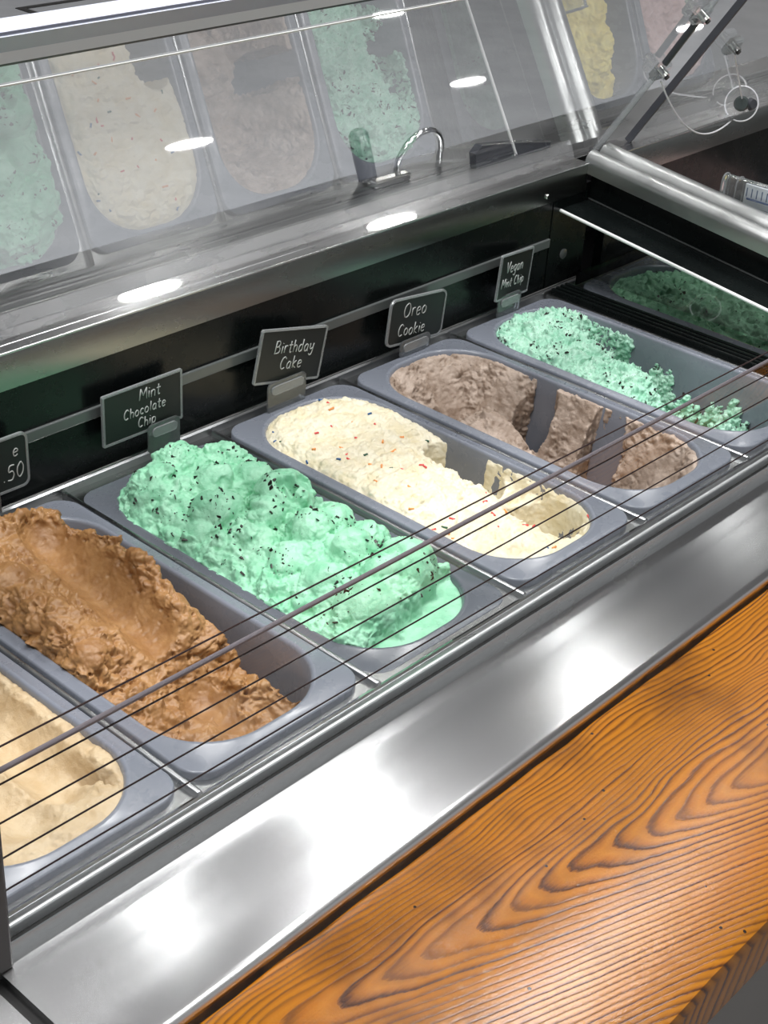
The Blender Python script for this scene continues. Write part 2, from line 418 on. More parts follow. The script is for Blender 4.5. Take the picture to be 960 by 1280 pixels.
# small fittings on the back panel and lip
def disc(name, c, r, th, mat, axis='y', n=20, parent=None):
    bm = bmesh.new(); rings = []
    for rr, d in ((r, 0), (r, th * 0.7), (r * 0.85, th)):
        ring = []
        for k in range(n):
            a = 2 * PI * k / n
            if axis == 'y': ring.append((c[0] + rr * math.cos(a), c[1] - d, c[2] + rr * math.sin(a)))
            else: ring.append((c[0] + rr * math.cos(a), c[1] + rr * math.sin(a), c[2] + d))
        rings.append(ring)
    loft(bm, rings, True, True); return finish(name, bm, mat, parent, smooth=True, autosmooth=40)
cpart(disc('round_plug', (0.8895, BACK, 0.034), 0.0062, 0.002, MAT['ticket']))
cpart(disc('screw', (0.842, 0.3745, 0.113), 0.003, 0.002, MAT['chrome']))

# ------------------------------------------------------------------ slanted glass guard behind the shelf
PHI = math.radians(123.0)
def G(x, z, off=0.0):   # point on the slanted plane at height z, moved off along its front normal
    s = (z - SZ) / math.sin(PHI)
    n = Vector((0, -math.sin(PHI), math.cos(PHI)))
    return Vector((x, 0.395 + s * math.cos(PHI), z)) + n * off
def slant_box(name, x0, x1, z0, z1, o0, o1, mat, parent, bevel=0):
    bm = bmesh.new(); V = []
    for x in (x0, x1):
        V.append([bm.verts.new(G(x, z, o)) for z, o in ((z0, o0), (z1, o0), (z1, o1), (z0, o1))])
    for i in range(4): bm.faces.new((V[0][i], V[0][(i + 1) % 4], V[1][(i + 1) % 4], V[1][i]))
    bm.faces.new(V[0]); bm.faces.new(V[1])
    if bevel: bmesh.ops.bevel(bm, geom=list(bm.edges), offset=bevel, segments=2, affect='EDGES')
    return finish(name, bm, mat, parent)
def pane(name, x0, x1, z0, z1, parent):
    return pydata(name, [tuple(G(x0, z0)), tuple(G(x1, z0)), tuple(G(x1, z1)), tuple(G(x0, z1))], [(0, 1, 2, 3)], MAT['glass'], parent, False)
g1 = empty('glass_guard', (0, 0, 0), 'wide slanted glass guard mirroring the ice cream tubs above the steel shelf', 'glass guard')
pane('pane', -0.6, 0.953, SZ + 0.0005, 0.438, g1)
slant_box('top_rail', -0.6, 0.953, 0.427, 0.441, -0.004, 0.010, MAT['alu'], g1, 0.002)
_yf = G(0, 0.428, 0.0105).y
extrude_profile('rail_face', [(_yf, 0.4285), (_yf, 0.4165), (_yf + 0.012, 0.4165), (_yf + 0.012, 0.4285)], lambda p, q: (-0.6, p, q), lambda p, q: (0.953, p, q), MAT['alu_dark'], g1)
slant_box('rail_gasket', -0.6, 0.953, 0.4145, 0.4185, -0.003, 0.006, MAT['dark_plastic'], g1)
slant_box('etched_line', -0.6, 0.953, 0.3935, 0.3948, 0.0004, 0.0010, MAT['etch'], g1)
slant_box('side_edge', 0.9535, 0.9575, SZ + 0.001, 0.438, -0.0045, 0.0025, MAT['acrylic_edge'], g1)
g2 = empty('glass_guard', (0, 0, 0), 'second slanted glass guard beyond the end rail with cable and suction cup', 'glass guard')
pane('pane', 1.022, 2.2, SZ + 0.0005, 0.438, g2)
slant_box('side_edge', 1.0185, 1.0225, SZ + 0.001, 0.438, -0.004, 0.004, MAT['dark_plastic'], g2)
slant_box('top_rail', 1.0185, 2.2, 0.427, 0.441, -0.004, 0.010, MAT['alu'], g2, 0.002)
# clamps
def clamp(par, x, z, ln=0.02):
    slant_box('clamp_jaw', x - 0.011, x + 0.011, z - 0.009, z + 0.009, 0.001, 0.011, MAT['acrylic'], par, 0.002)
    bm = bmesh.new(); add_tube(bm, [G(x, z, 0.004), G(x, z, 0.016)], 0.0048, 12); bolt_o = finish('clamp_bolt', bm, MAT['chrome'], par, smooth=True, autosmooth=40)
    bm = bmesh.new(); add_tube(bm, [G(x, z, 0.014), G(x, z, 0.018)], 0.0028, 10); finish('bolt_head', bm, MAT['gasket'], bolt_o, smooth=True, autosmooth=40)
clamp(g1, 0.941, 0.253); clamp(g1, 0.931, 0.322); clamp(g2, 1.076, 0.262)
tube('clamp_rod', [G(0.938, 0.262, 0.006), G(0.934, 0.314, 0.006)], 0.0038, MAT['dark_plastic'], g1)

# polished counter added beyond the glass to carry lamp glints and haze
t = NT('added_polished_grey'); v = t.coords((1, 1, 1)); n = t.noise(v, 14, 8, 0.6)
r = t.ramp(n, 'Fac', [(0.3, (0.25, 0.26, 0.275)), (0.7, (0.30, 0.31, 0.325))]); t.l(r, 'Color', t.p, 'Base Color')
t.set(Roughness=0.015); t.p.inputs['Specular IOR Level'].default_value = 0.6
MAT['counter'] = t.m
sc = empty('added_mirror_counter', (1.5, 1.3, FLOOR), 'polished grey counter added behind the slanted glass to mirror the lamps', 'counter')
SO = Vector((-1.5, -1.3, -FLOOR))
def spart(o): o.parent = sc; o.location = o.location + SO; return o
xs = [-0.6, 4.2]; ys = [0.535, 2.5]
for i in range(1):
    for j in range(1):
        spart(box('mirror_slab', xs[i] + 0.006, xs[i + 1] - 0.006, ys[j] + (0.007 if j else 0), ys[j + 1] - 0.007, 0.07, 0.10, MAT['counter'], None, 0.002))
for sx0, sx1, sy0, sy1 in ((0.93, 1.9, 1.455, 1.467), (0.918, 0.930, 1.40, 1.467)):
    spart(box('dark_joint', sx0, sx1, sy0, sy1, 0.0995, 0.1012, MAT['gasket']))
spart(box('mirror_base', -0.55, 4.1, 0.44, 2.45, FLOOR, 0.07, MAT['gasket']))

# ------------------------------------------------------------------ front wire guard
fg = empty('front_guard', (0, -0.0215, 0), 'low clear front guard with five dark red wires along the rail', 'guard')
def fpart(o): o.parent = fg; o.location = o.location - fg.location; return o
FX0, FX1 = -0.175, 1.5
for zl, zr in ((0.1345, 0.1252), (0.1098, 0.1010), (0.0836, 0.0757), (0.0586, 0.0501), (0.0346, 0.0261)):
    sl = (zr - zl) / 0.79
    f_ = lambda x: zl + (x + 0.162) * sl
    fpart(tube('wire', [(FX0, -0.0215, f_(FX0)), (FX1, -0.0215, f_(FX1))], 0.00062, MAT['wire'], None, 6))
zs = lambda x: 0.1190 - 0.0035 * (x + 0.16) / 0.79
bm = bmesh.new(); V = []
for x in (FX0, FX1): V.append([bm.verts.new((x, -0.0215 + a, zs(x) + b)) for a, b in ((-0.0016, -0.0008), (0.0016, -0.0008), (0.0016, 0.0008), (-0.0016, 0.0008))])
for i in range(4): bm.faces.new((V[0][i], V[0][(i + 1) % 4], V[1][(i + 1) % 4], V[1][i]))
bm.faces.new(V[0]); bm.faces.new(V[1])
fpart(finish('pane_edge', bm, MAT['strip']))
fpart(pydata('pane', [(FX0, -0.0215, -0.0065), (FX1, -0.0215, -0.0065), (FX1, -0.0215, zs(FX1)), (FX0, -0.0215, zs(FX0))], [(0, 1, 2, 3)], MAT['front_glass'], None, False))
fpart(box('end_post', -0.200, -0.1635, -0.030, -0.012, LZ, 0.16, MAT['dark_post'], None, 0.002))

# ------------------------------------------------------------------ wooden counter
t = NT('varnished_wood')
tc = t.n('ShaderNodeTexCoord'); sp = t.n('ShaderNodeSeparateXYZ')
nv = t.noise(None, 5.0, 3, 0.5); mpn = t.n('ShaderNodeMapping'); mpn.inputs['Scale'].default_value = (0.55, 1.6, 1)
t.l(tc, 'Object', mpn, 'Vector'); t.l(mpn, 'Vector', nv, 'Vector')
t.l(tc, 'Object', sp, 'Vector')
def mth(op, a, b=None, clamp=False):
    nd = t.n('ShaderNodeMath', operation=op); nd.use_clamp = clamp
    for i, q in enumerate((a, b)):
        if q is None: continue
        if isinstance(q, (int, float)): nd.inputs[i].default_value = q
        else: t.t.links.new(q, nd.inputs[i])
    return nd.outputs[0]
xx, yy = sp.outputs[0], sp.outputs[1]
nfac = mth('SUBTRACT', nv.outputs['Fac'], 0.5)
n2 = t.noise(None, 16.0, 4, 0.6); mp2 = t.n('ShaderNodeMapping'); mp2.inputs['Scale'].default_value = (0.7, 2.5, 1)
t.l(tc, 'Object', mp2, 'Vector'); t.l(mp2, 'Vector', n2, 'Vector'); n2f = mth('SUBTRACT', n2.outputs['Fac'], 0.5)
yc = mth('ADD', mth('ADD', mth('ADD', yy, 0.188), mth('MULTIPLY', xx, 0.168)), mth('MULTIPLY', nfac, 0.045))
rad = mth('SQRT', mth('ADD', mth('POWER', yc, 2.0), 0.0004))
ring = mth('ADD', mth('SUBTRACT', rad, mth('MULTIPLY', xx, 0.15)), mth('ADD', mth('MULTIPLY', nfac, 0.038), mth('MULTIPLY', n2f, 0.004)))
rs_ = mth('MULTIPLY', ring, 230.0); fr_ = mth('FRACT', rs_); fl_ = mth('FLOOR', rs_)
wn_ = t.n('ShaderNodeTexWhiteNoise', noise_dimensions='1D'); t.t.links.new(fl_, wn_.inputs['W'])
fine = t.noise(None, 1.0, 5, 0.6); mp3 = t.n('ShaderNodeMapping'); mp3.inputs['Scale'].default_value = (45, 900, 200)
t.l(tc, 'Object', mp3, 'Vector'); t.l(mp3, 'Vector', fine, 'Vector')
frn = mth('ADD', fr_, mth('MULTIPLY', mth('SUBTRACT', fine.outputs['Fac'], 0.5), 0.35))
cr = t.n('ShaderNodeValToRGB'); e = cr.color_ramp.elements
e[0].position = 0.0; e[0].color = (*s2l((156, 98, 22)), 1); e[1].position = 1.0; e[1].color = (*s2l((134, 80, 20)), 1)
for p_, c_ in ((0.30, (172, 110, 26)), (0.60, (146, 88, 20)), (0.80, (88, 48, 14)), (0.90, (62, 33, 12)), (0.955, (106, 60, 16))):
    k = e.new(p_); k.color = (*s2l(c_), 1)
t.t.links.new(frn, cr.inputs[0])
soft = t.n('ShaderNodeMix', data_type='RGBA'); t.t.links.new(mth('MULTIPLY', wn_.outputs['Value'], 0.55), soft.inputs[0]); t.l(cr, 'Color', soft, 6); soft.inputs[7].default_value = (*s2l((156, 97, 22)), 1)
big = t.noise(None, 9.0, 4, 0.6); t.l(tc, 'Object', big, 'Vector')
cr2 = t.ramp(big, 'Fac', [(0.32, (0.42, 0.38, 0.36)), (0.50, (1.0, 1.0, 1.0)), (0.75, (1.15, 1.1, 1.0))])
mxc = t.n('ShaderNodeMix', data_type='RGBA', blend_type='MULTIPLY'); mxc.inputs[0].default_value = 0.75
t.l(soft, 2, mxc, 6); t.l(cr2, 'Color', mxc, 7)
vor = t.n('ShaderNodeTexVoronoi'); vor.inputs['Scale'].default_value = 42.0; t.l(tc, 'Object', vor, 'Vector')
pit = mth('LESS_THAN', vor.outputs['Distance'], 0.05)
mxp = t.n('ShaderNodeMix', data_type='RGBA'); t.t.links.new(pit, mxp.inputs[0]); t.l(mxc, 2, mxp, 6); mxp.inputs[7].default_value = (0.02, 0.012, 0.008, 1)
t.l(mxp, 2, t.p, 'Base Color')
rr = t.ramp(big, 'Fac', [(0.3, (0.20,) * 3), (0.7, (0.11,) * 3)]); t.l(rr, 'Color', t.p, 'Roughness')
t.p.inputs['Specular IOR Level'].default_value = 0.5
hgt = mth('SUBTRACT', mth('MULTIPLY', mth('POWER', mth('ABSOLUTE', mth('SUBTRACT', fr_, 0.84)), 0.6), 0.5), mth('MULTIPLY', pit, 0.6))
micro = t.noise(None, 520.0, 4, 0.7); t.l(tc, 'Object', micro, 'Vector')
hgt = mth('ADD', hgt, mth('MULTIPLY', micro.outputs['Fac'], 0.35))
b = t.n('ShaderNodeBump'); b.inputs['Strength'].default_value = 0.5; b.inputs['Distance'].default_value = 0.0009
t.t.links.new(hgt, b.inputs['Height']); t.l(b, 'Normal', t.p, 'Normal')
MAT['wood'] = t.m
WZ = -0.0245
bm = bmesh.new()
rng = np.random.RandomState(5)
nxs = 60; cols = []
for i in range(nxs + 1):
    x = -0.55 + 2.15 * i / nxs
    yb = ledge_y(x) - 0.0025 + rng.uniform(-0.0007, 0.0007); yf = -0.318 + 0.003 * math.sin(x * 9) + rng.uniform(-0.0008, 0.0008)
    c = [(x, yb + 0.0, WZ - 0.05), (x, yb, WZ - 0.003), (x, yb - 0.0018, WZ - 0.0006), (x, yb - 0.004, WZ), (x, yf + 0.008, WZ), (x, yf + 0.002, WZ - 0.0025), (x, yf, WZ - 0.009), (x, yf + 0.002, WZ - 0.05)]
    cols.append([bm.verts.new(p) for p in c])
for a_, b_ in zip(cols[:-1], cols[1:]):
    for i in range(8): bm.faces.new((a_[i], a_[(i + 1) % 8], b_[(i + 1) % 8], b_[i]))
bm.faces.new(cols[0]); bm.faces.new(cols[-1])
wood = finish('wooden_countertop', bm, MAT['wood'], smooth=True, autosmooth=40)
tag(wood, 'varnished orange brown wooden countertop with cathedral grain beside the steel ledge', 'countertop')
bk = empty('counter_bracket', (0.3, -0.2, FLOOR), 'grey support panel under the wooden countertop', 'support')
o = box('panel', -0.4, 1.5, -0.13, -0.112, FLOOR, WZ - 0.05, MAT['wall']); o.parent = bk; o.location = (-0.3, 0.2, -FLOOR)

# ------------------------------------------------------------------ noise toolkit for the ice cream
class Noise:
    def __init__(self, seed):
        r_ = np.random.RandomState(seed); self.p = np.tile(r_.permutation(256), 3)
        a = r_.rand(256) * 2 * PI; self.gx = np.cos(a); self.gy = np.sin(a)
    def __call__(self, x, y):
        xi = np.floor(x).astype(int); yi = np.floor(y).astype(int); xf = x - xi; yf = y - yi
        u = xf ** 3 * (xf * (xf * 6 - 15) + 10); v_ = yf ** 3 * (yf * (yf * 6 - 15) + 10)
        def g(i, j):
            h_ = self.p[(self.p[(xi + i) & 255] + yi + j) & 255]
            return self.gx[h_] * (xf - i) + self.gy[h_] * (yf - j)
        a = g(0, 0) + u * (g(1, 0) - g(0, 0)); b_ = g(0, 1) + u * (g(1, 1) - g(0, 1))
        return (a + v_ * (b_ - a)) * 1.5
def fbm(N, x, y, size, octv=4, gain=0.5):
    s = 0; a = 1.0; f_ = 1 / size
    for k in range(octv):
        s = s + a * N(x * f_ + 17.3 * k, y * f_ - 9.1 * k); a *= gain; f_ *= 2.03
    return s
def billow(N, x, y, size, octv=4, gain=0.5):
    s = 0; a = 1.0; f_ = 1 / size
    for k in range(octv):
        s = s + a * (np.abs(N(x * f_ + 31.7 * k, y * f_ + 5.3 * k)) * 2 - 0.5); a *= gain; f_ *= 2.1
    return s
def sstep(a, b_, x):
    t_ = np.clip((x - a) / (b_ - a), 0, 1); return t_ * t_ * (3 - 2 * t_)
def gau(U, V, u0, v0, su, sv, rot=0):
    du = U - u0; dv = V - v0; c, s = math.cos(rot), math.sin(rot)
    a = du * c + dv * s; b_ = -du * s + dv * c
    return np.exp(-(a / su) ** 2 - (b_ / sv) ** 2)
def smax(a, b_, k):
    h_ = np.clip(0.5 + 0.5 * (a - b_) / k, 0, 1); return b_ + (a - b_) * h_ + k * h_ * (1 - h_)
def smin(a, b_, k): return -smax(-a, -b_, k)
def seg_dist(U, V, a, b_):
    ax, ay = a; bx, by = b_; dx, dy = bx - ax, by - ay
    t_ = np.clip(((U - ax) * dx + (V - ay) * dy) / (dx * dx + dy * dy), 0, 1)
    d = np.hypot(U - ax - t_ * dx, V - ay - t_ * dy); return d, t_
OHX, OHY, OR_ = 0.0685, 0.1635, 0.056       # opening of a pan
def sdf(U, V, hx=OHX, hy=OHY, r=OR_):
    qx = np.abs(U) - (hx - r); qy = np.abs(V) - (hy - r)
    return np.hypot(np.maximum(qx, 0), np.maximum(qy, 0)) + np.minimum(np.maximum(qx, qy), 0) - r

# ------------------------------------------------------------------ pans
PAN_DEPTH = 0.115
def pan_mesh(name, mat):
    bm = bmesh.new(); R = []
    def ring(hx, hy, r, z): R.append([(a, b_, z) for a, b_ in outline(hx, hy, r, 12)])
    ring(0.0795, 0.1755, 0.0200, -0.0100); ring(0.0808, 0.1768, 0.0213, -0.0100); ring(0.0808, 0.1768, 0.0213, -0.0016)
    ring(0.0803, 0.1763, 0.0208, -0.0004); ring(0.0793, 0.1753, 0.0198, 0.0)
    ring(OHX + 0.0052, OHY + 0.0052, OR_ + 0.004, 0.0); ring(OHX + 0.0042, OHY + 0.0042, OR_ + 0.003, 0.0009); ring(OHX + 0.0022, OHY + 0.0022, OR_ + 0.002, 0.0009)
    ring(OHX + 0.0008, OHY + 0.0008, OR_, 0.0); ring(OHX, OHY, OR_, -0.0018)
    for k in range(1, 7):
        f_ = k / 6; ring(OHX - 0.010 * f_, OHY - 0.012 * f_, OR_ - 0.008 * f_, -0.0018 - (PAN_DEPTH - 0.012) * f_)
    ring(OHX - 0.013, OHY - 0.015, OR_ - 0.01, -PAN_DEPTH + 0.004); ring(OHX - 0.019, OHY - 0.021, OR_ - 0.014, -PAN_DEPTH)
    loft(bm, R, True, False)
    me = bpy.data.meshes.new(name); bmesh.ops.recalc_face_normals(bm, faces=bm.faces)
    bm.to_mesh(me); bm.free(); me.materials.append(mat)
    for p_ in me.polygons: p_.use_smooth = True
    me.set_sharp_from_angle(angle=math.radians(50)); return me
PM = pan_mesh('tub', MAT['pan']); PMD = pan_mesh('tub', MAT['pan_shaded'])
RIMZ = {}
def add_pan(x, label, z=0.0, dark=False, group='ice cream tubs in the cabinet'):
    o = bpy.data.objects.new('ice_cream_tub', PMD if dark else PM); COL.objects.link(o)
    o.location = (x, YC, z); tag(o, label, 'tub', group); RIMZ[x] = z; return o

# ------------------------------------------------------------------ ice cream surfaces
STEP = 0.00125
us = np.arange(-0.0825, 0.0826, STEP); vs_ = np.arange(-0.1765, 0.1766, STEP)
UU, VV = np.meshgrid(us, vs_, indexing='ij')
DD = -sdf(UU, VV)
_r3 = np.random.RandomState(77); P3 = np.tile(_r3.permutation(256), 4); _g = _r3.randn(256, 3); G3 = _g / np.linalg.norm(_g, axis=1)[:, None]
def n3(p):
    pi = np.floor(p).astype(int); pf = p - pi; w = pf ** 3 * (pf * (pf * 6 - 15) + 10); r_ = 0
    for i in (0, 1):
        for j in (0, 1):
            for k in (0, 1):
                h_ = P3[(P3[(P3[(pi[:, 0] + i) & 255] + pi[:, 1] + j) & 255] + pi[:, 2] + k) & 255]
                g = G3[h_]; d = (g[:, 0] * (pf[:, 0] - i) + g[:, 1] * (pf[:, 1] - j) + g[:, 2] * (pf[:, 2] - k))
                r_ = r_ + d * (w[:, 0] if i else 1 - w[:, 0]) * (w[:, 1] if j else 1 - w[:, 1]) * (w[:, 2] if k else 1 - w[:, 2])
    return r_ * 1.6
def fbm3(p, size, octv, gain=0.5, bil=False):
    s = 0; a = 1.0; f_ = 1 / size
    for k in range(octv):
        q = n3(p * f_ + 13.7 * k + 40); s = s + a * ((np.abs(q) * 2 - 0.5) if bil else q); a *= gain; f_ *= 2.07
    return s
def minfilt(H, n):
    A = H.copy()
    for s in range(1, n + 1):
        A[s:] = np.minimum(A[s:], H[:-s]); A[:-s] = np.minimum(A[:-s], H[s:])
    B = A.copy()
    for s in range(1, n + 1):
        B[:, s:] = np.minimum(B[:, s:], A[:, :-s]); B[:, :-s] = np.minimum(B[:, :-s], A[:, s:])
    return B
def ice_mesh(name, x, z, H, mat, label, seed=1, margin=0.0025, floor=-0.110, rough=None, amp=0.0026, size=0.011, voxel=0.00125, gain=0.55, octv=4, keepmask=None, pits=0.0):
    keep = (DD > -margin) & (H > floor)
    if keepmask is not None: keep &= keepmask
    bot = np.maximum(minfilt(np.maximum(H, floor), 5) - 0.007, floor - 0.006)
    q = keep[:-1, :-1] & keep[1:, :-1] & keep[1:, 1:] & keep[:-1, 1:]
    used = np.zeros(H.shape, bool)
    used[:-1, :-1] |= q; used[1:, :-1] |= q; used[1:, 1:] |= q; used[:-1, 1:] |= q
    idx = -np.ones(H.shape, int); n = int(used.sum()); idx[used] = np.arange(n)
    V = np.concatenate([np.stack([UU[used], VV[used], H[used]], 1), np.stack([UU[used], VV[used], bot[used]], 1)])
    T = np.stack([idx[:-1, :-1][q], idx[1:, :-1][q], idx[1:, 1:][q], idx[:-1, 1:][q]], 1)
    Fs = [T, T[:, ::-1] + n]
    # side walls along the border of the kept cells
    qp = np.pad(q, 1)
    c = qp[1:-1, 1:-1]
    for (di, dj), (a, b_) in (((-1, 0), ((0, 0), (0, 1))), ((1, 0), ((1, 1), (1, 0))), ((0, -1), ((1, 0), (0, 0))), ((0, 1), ((0, 1), (1, 1)))):
        nb = qp[1 + di:qp.shape[0] - 1 + di, 1 + dj:qp.shape[1] - 1 + dj]
        I, J = np.nonzero(c & ~nb)
        A = idx[I + a[0], J + a[1]]; B = idx[I + b_[0], J + b_[1]]
        Fs.append(np.stack([A, B, B + n, A + n], 1))
    F = np.concatenate(Fs)
    def mk(nm, V, F, w):
        me = bpy.data.meshes.new(nm)
        me.vertices.add(len(V)); me.vertices.foreach_set('co', V.ravel())
        me.loops.add(len(F) * w); me.loops.foreach_set('vertex_index', F.ravel())
        me.polygons.add(len(F)); me.polygons.foreach_set('loop_start', np.arange(0, len(F) * w, w)); me.polygons.foreach_set('loop_total', np.full(len(F), w))
        me.update(calc_edges=True); return me
    me = mk('raw', V, F, 4)
    tmp = bpy.data.objects.new('tmp', me); COL.objects.link(tmp)
    md = tmp.modifiers.new('r', 'REMESH'); md.mode = 'VOXEL'; md.voxel_size = voxel
    dg = bpy.context.evaluated_depsgraph_get(); ev = tmp.evaluated_get(dg); m2 = ev.to_mesh()
    nv_ = len(m2.vertices); co = np.empty(nv_ * 3); m2.vertices.foreach_get('co', co); co = co.reshape(-1, 3)
    no = np.empty(nv_ * 3); m2.vertices.foreach_get('normal', no); no = no.reshape(-1, 3)
    lv = np.empty(len(m2.loops), int); m2.loops.foreach_get('vertex_index', lv)
    lt_ = np.empty(len(m2.polygons), int); m2.polygons.foreach_get('loop_total', lt_)
    ev.to_mesh_clear(); bpy.data.objects.remove(tmp)
    Q = lv.reshape(-1, 4) if (lt_ == 4).all() else None
    # crumble: displace along the normal by solid noise, weighted by the roughness map
    if rough is None: rough = np.ones(H.shape)
    iu = np.clip(((co[:, 0] - us[0]) / STEP).round().astype(int), 0, H.shape[0] - 1); iv = np.clip(((co[:, 1] - vs_[0]) / STEP).round().astype(int), 0, H.shape[1] - 1)
    R = rough[iu, iv]; dd = DD[iu, iv]
    off = seed * 1.7
    warp = co + 0.0022 * np.stack([n3(co / 0.009 + off), n3(co / 0.009 + off + 9), n3(co / 0.009 + off + 21)], 1)
    d = amp * fbm3(warp + off, size, octv, gain, True) * R + 0.00035 * fbm3(co + off, 0.004, 2)
    if pits: d = d - pits * np.clip(fbm3(co + off + 3, 0.006, 2) - 0.38, 0, 1) * (0.3 + R)
    inside = np.clip((dd + 0.0005) / 0.004, 0, 1)
    d = np.where(co[:, 2] > 0.002, d * np.clip((dd + 0.004) / 0.003, 0.15, 1), np.where(d > 0, d * inside, d))
    co = co + no * d[:, None]
    fn = no[Q].mean(1); Q = Q[fn[:, 2] > -0.55]
    ids = np.unique(Q); rem = -np.ones(nv_, int); rem[ids] = np.arange(len(ids))
    co = co[ids]; no = no[ids]; Q = rem[Q]
    me = mk(name, co, Q, 4); me.polygons.foreach_set('use_smooth', np.ones(len(Q), bool))
    me.materials.append(mat)
    o = bpy.data.objects.new(name, me); COL.objects.link(o); o.location = (x, YC, z)
    tag(o, label, 'ice cream', 'ice creams in the tubs')
    return o, co, no
def edge_drop(H, top_edge, k=1.4, e0=0.0):
    lim = top_edge + k * np.maximum(DD - e0, -0.004)
    return smin(H, lim, 0.004)
def scatter(name, parent, co, no, n, smin_, smax_, mat, seed, clus=0.03, thr=0.0, zmin=-1, flat=0.5):
    r_ = np.random.RandomState(seed)
    dens = fbm3(co + seed * 3.1, clus, 2) > thr
    I = np.nonzero(dens & (no[:, 2] > 0.05) & (co[:, 2] > zmin))[0]; V = []; F = []
    if len(I) == 0: return
    for _ in range(n):
        c = co[I[r_.randint(len(I))]]; L = smin_ + (smax_ - smin_) * r_.rand() ** 2.2
        Q, _r = np.linalg.qr(r_.randn(3, 3)); S = np.array([L, L * r_.uniform(0.35, 0.8), L * flat * r_.uniform(0.3, 0.8)]) * 0.5
        b0 = len(V)
        for sx in (-1, 1):
            for sy in (-1, 1):
                for sz in (-1, 1): V.append(tuple(c + Q @ (np.array([sx, sy, sz]) * S * r_.uniform(0.5, 1.1, 3))))
        for f_ in ((0, 1, 3, 2), (4, 6, 7, 5), (0, 4, 5, 1), (2, 3, 7, 6), (0, 2, 6, 4), (1, 5, 7, 3)): F.append(tuple(b0 + k for k in f_))
    return tag(pydata(name, V, F, mat, parent, False), kind='stuff')
def ball(H, R, a, b_, r_, zt, Nk, rough=0.12, squash=1.0, wob=0.003, k=0.0015):
    dx = UU - a + wob * fbm(Nk, UU, VV, 0.03, 2); dy = (VV - b_) * squash + wob * fbm(Nk, UU + 2, VV, 0.03, 2)
    d = np.hypot(dx, dy); cap = zt - r_ + np.sqrt(np.maximum(r_ ** 2 - d ** 2, 0)) - np.where(d > r_, 0.08, 0)
    cap = cap + 0.0008 * fbm(Nk, UU, VV, 0.012, 3)
    R = np.where(cap > H, rough + (1 - rough) * 0.8 * sstep(0.72, 1.0, d / r_), R)
    return smax(cap, H, k), R
def trough(H, R, a, b_, w, z0, z1, hgt, Nk, rough=0.06, wob=0.003, k=0.003, pw=2.0):
    d, t_ = seg_dist(UU, VV, a, b_); d = np.maximum(d + wob * fbm(Nk, UU, VV, 0.025, 3), 0)
    g = z0 + (z1 - z0) * t_ + hgt * (d / w) ** pw
    R = np.where(g < H, rough + (1 - rough) * sstep(0.8, 1.25, d / w), R)
    return smin(H, g, k), R

N = Noise(11); Nb = Noise(12); ONE = np.ones(UU.shape); VAR = 0.45 + 0.75 * sstep(-0.35, 0.35, fbm(Noise(91), UU, VV, 0.03, 2))
def do_tan():
    x = PANS[1]; add_pan(x, 'grey tub of tan ice cream at the lower left corner')
    H = -0.002 + 0.016 * gau(UU, VV, -0.02, 0.01, 0.06, 0.07) + 0.010 * sstep(-0.02, 0.10, VV) + 0.004 * fbm(N, UU, VV, 0.04, 3)
    R = ONE * 0.55
    H, R = trough(H, R, (0.034, 0.0), (0.030, -0.110), 0.026, -0.026, -0.022, 0.022, Nb)
    H, R = trough(H, R, (-0.020, -0.02), (-0.010, -0.130), 0.022, -0.010, -0.012, 0.014, Nb, 0.15)
    H = H - 0.018 * gau(UU, VV, 0.050, -0.118, 0.0035, 0.020, 0.15)
    H = edge_drop(H, -0.003, 0.7)
    ice_mesh('ice_cream', x, 0, H, MAT['tan'], 'tan ice cream with a smooth scooped hollow, lower left corner', 11, rough=R, amp=0.0030, size=0.014)
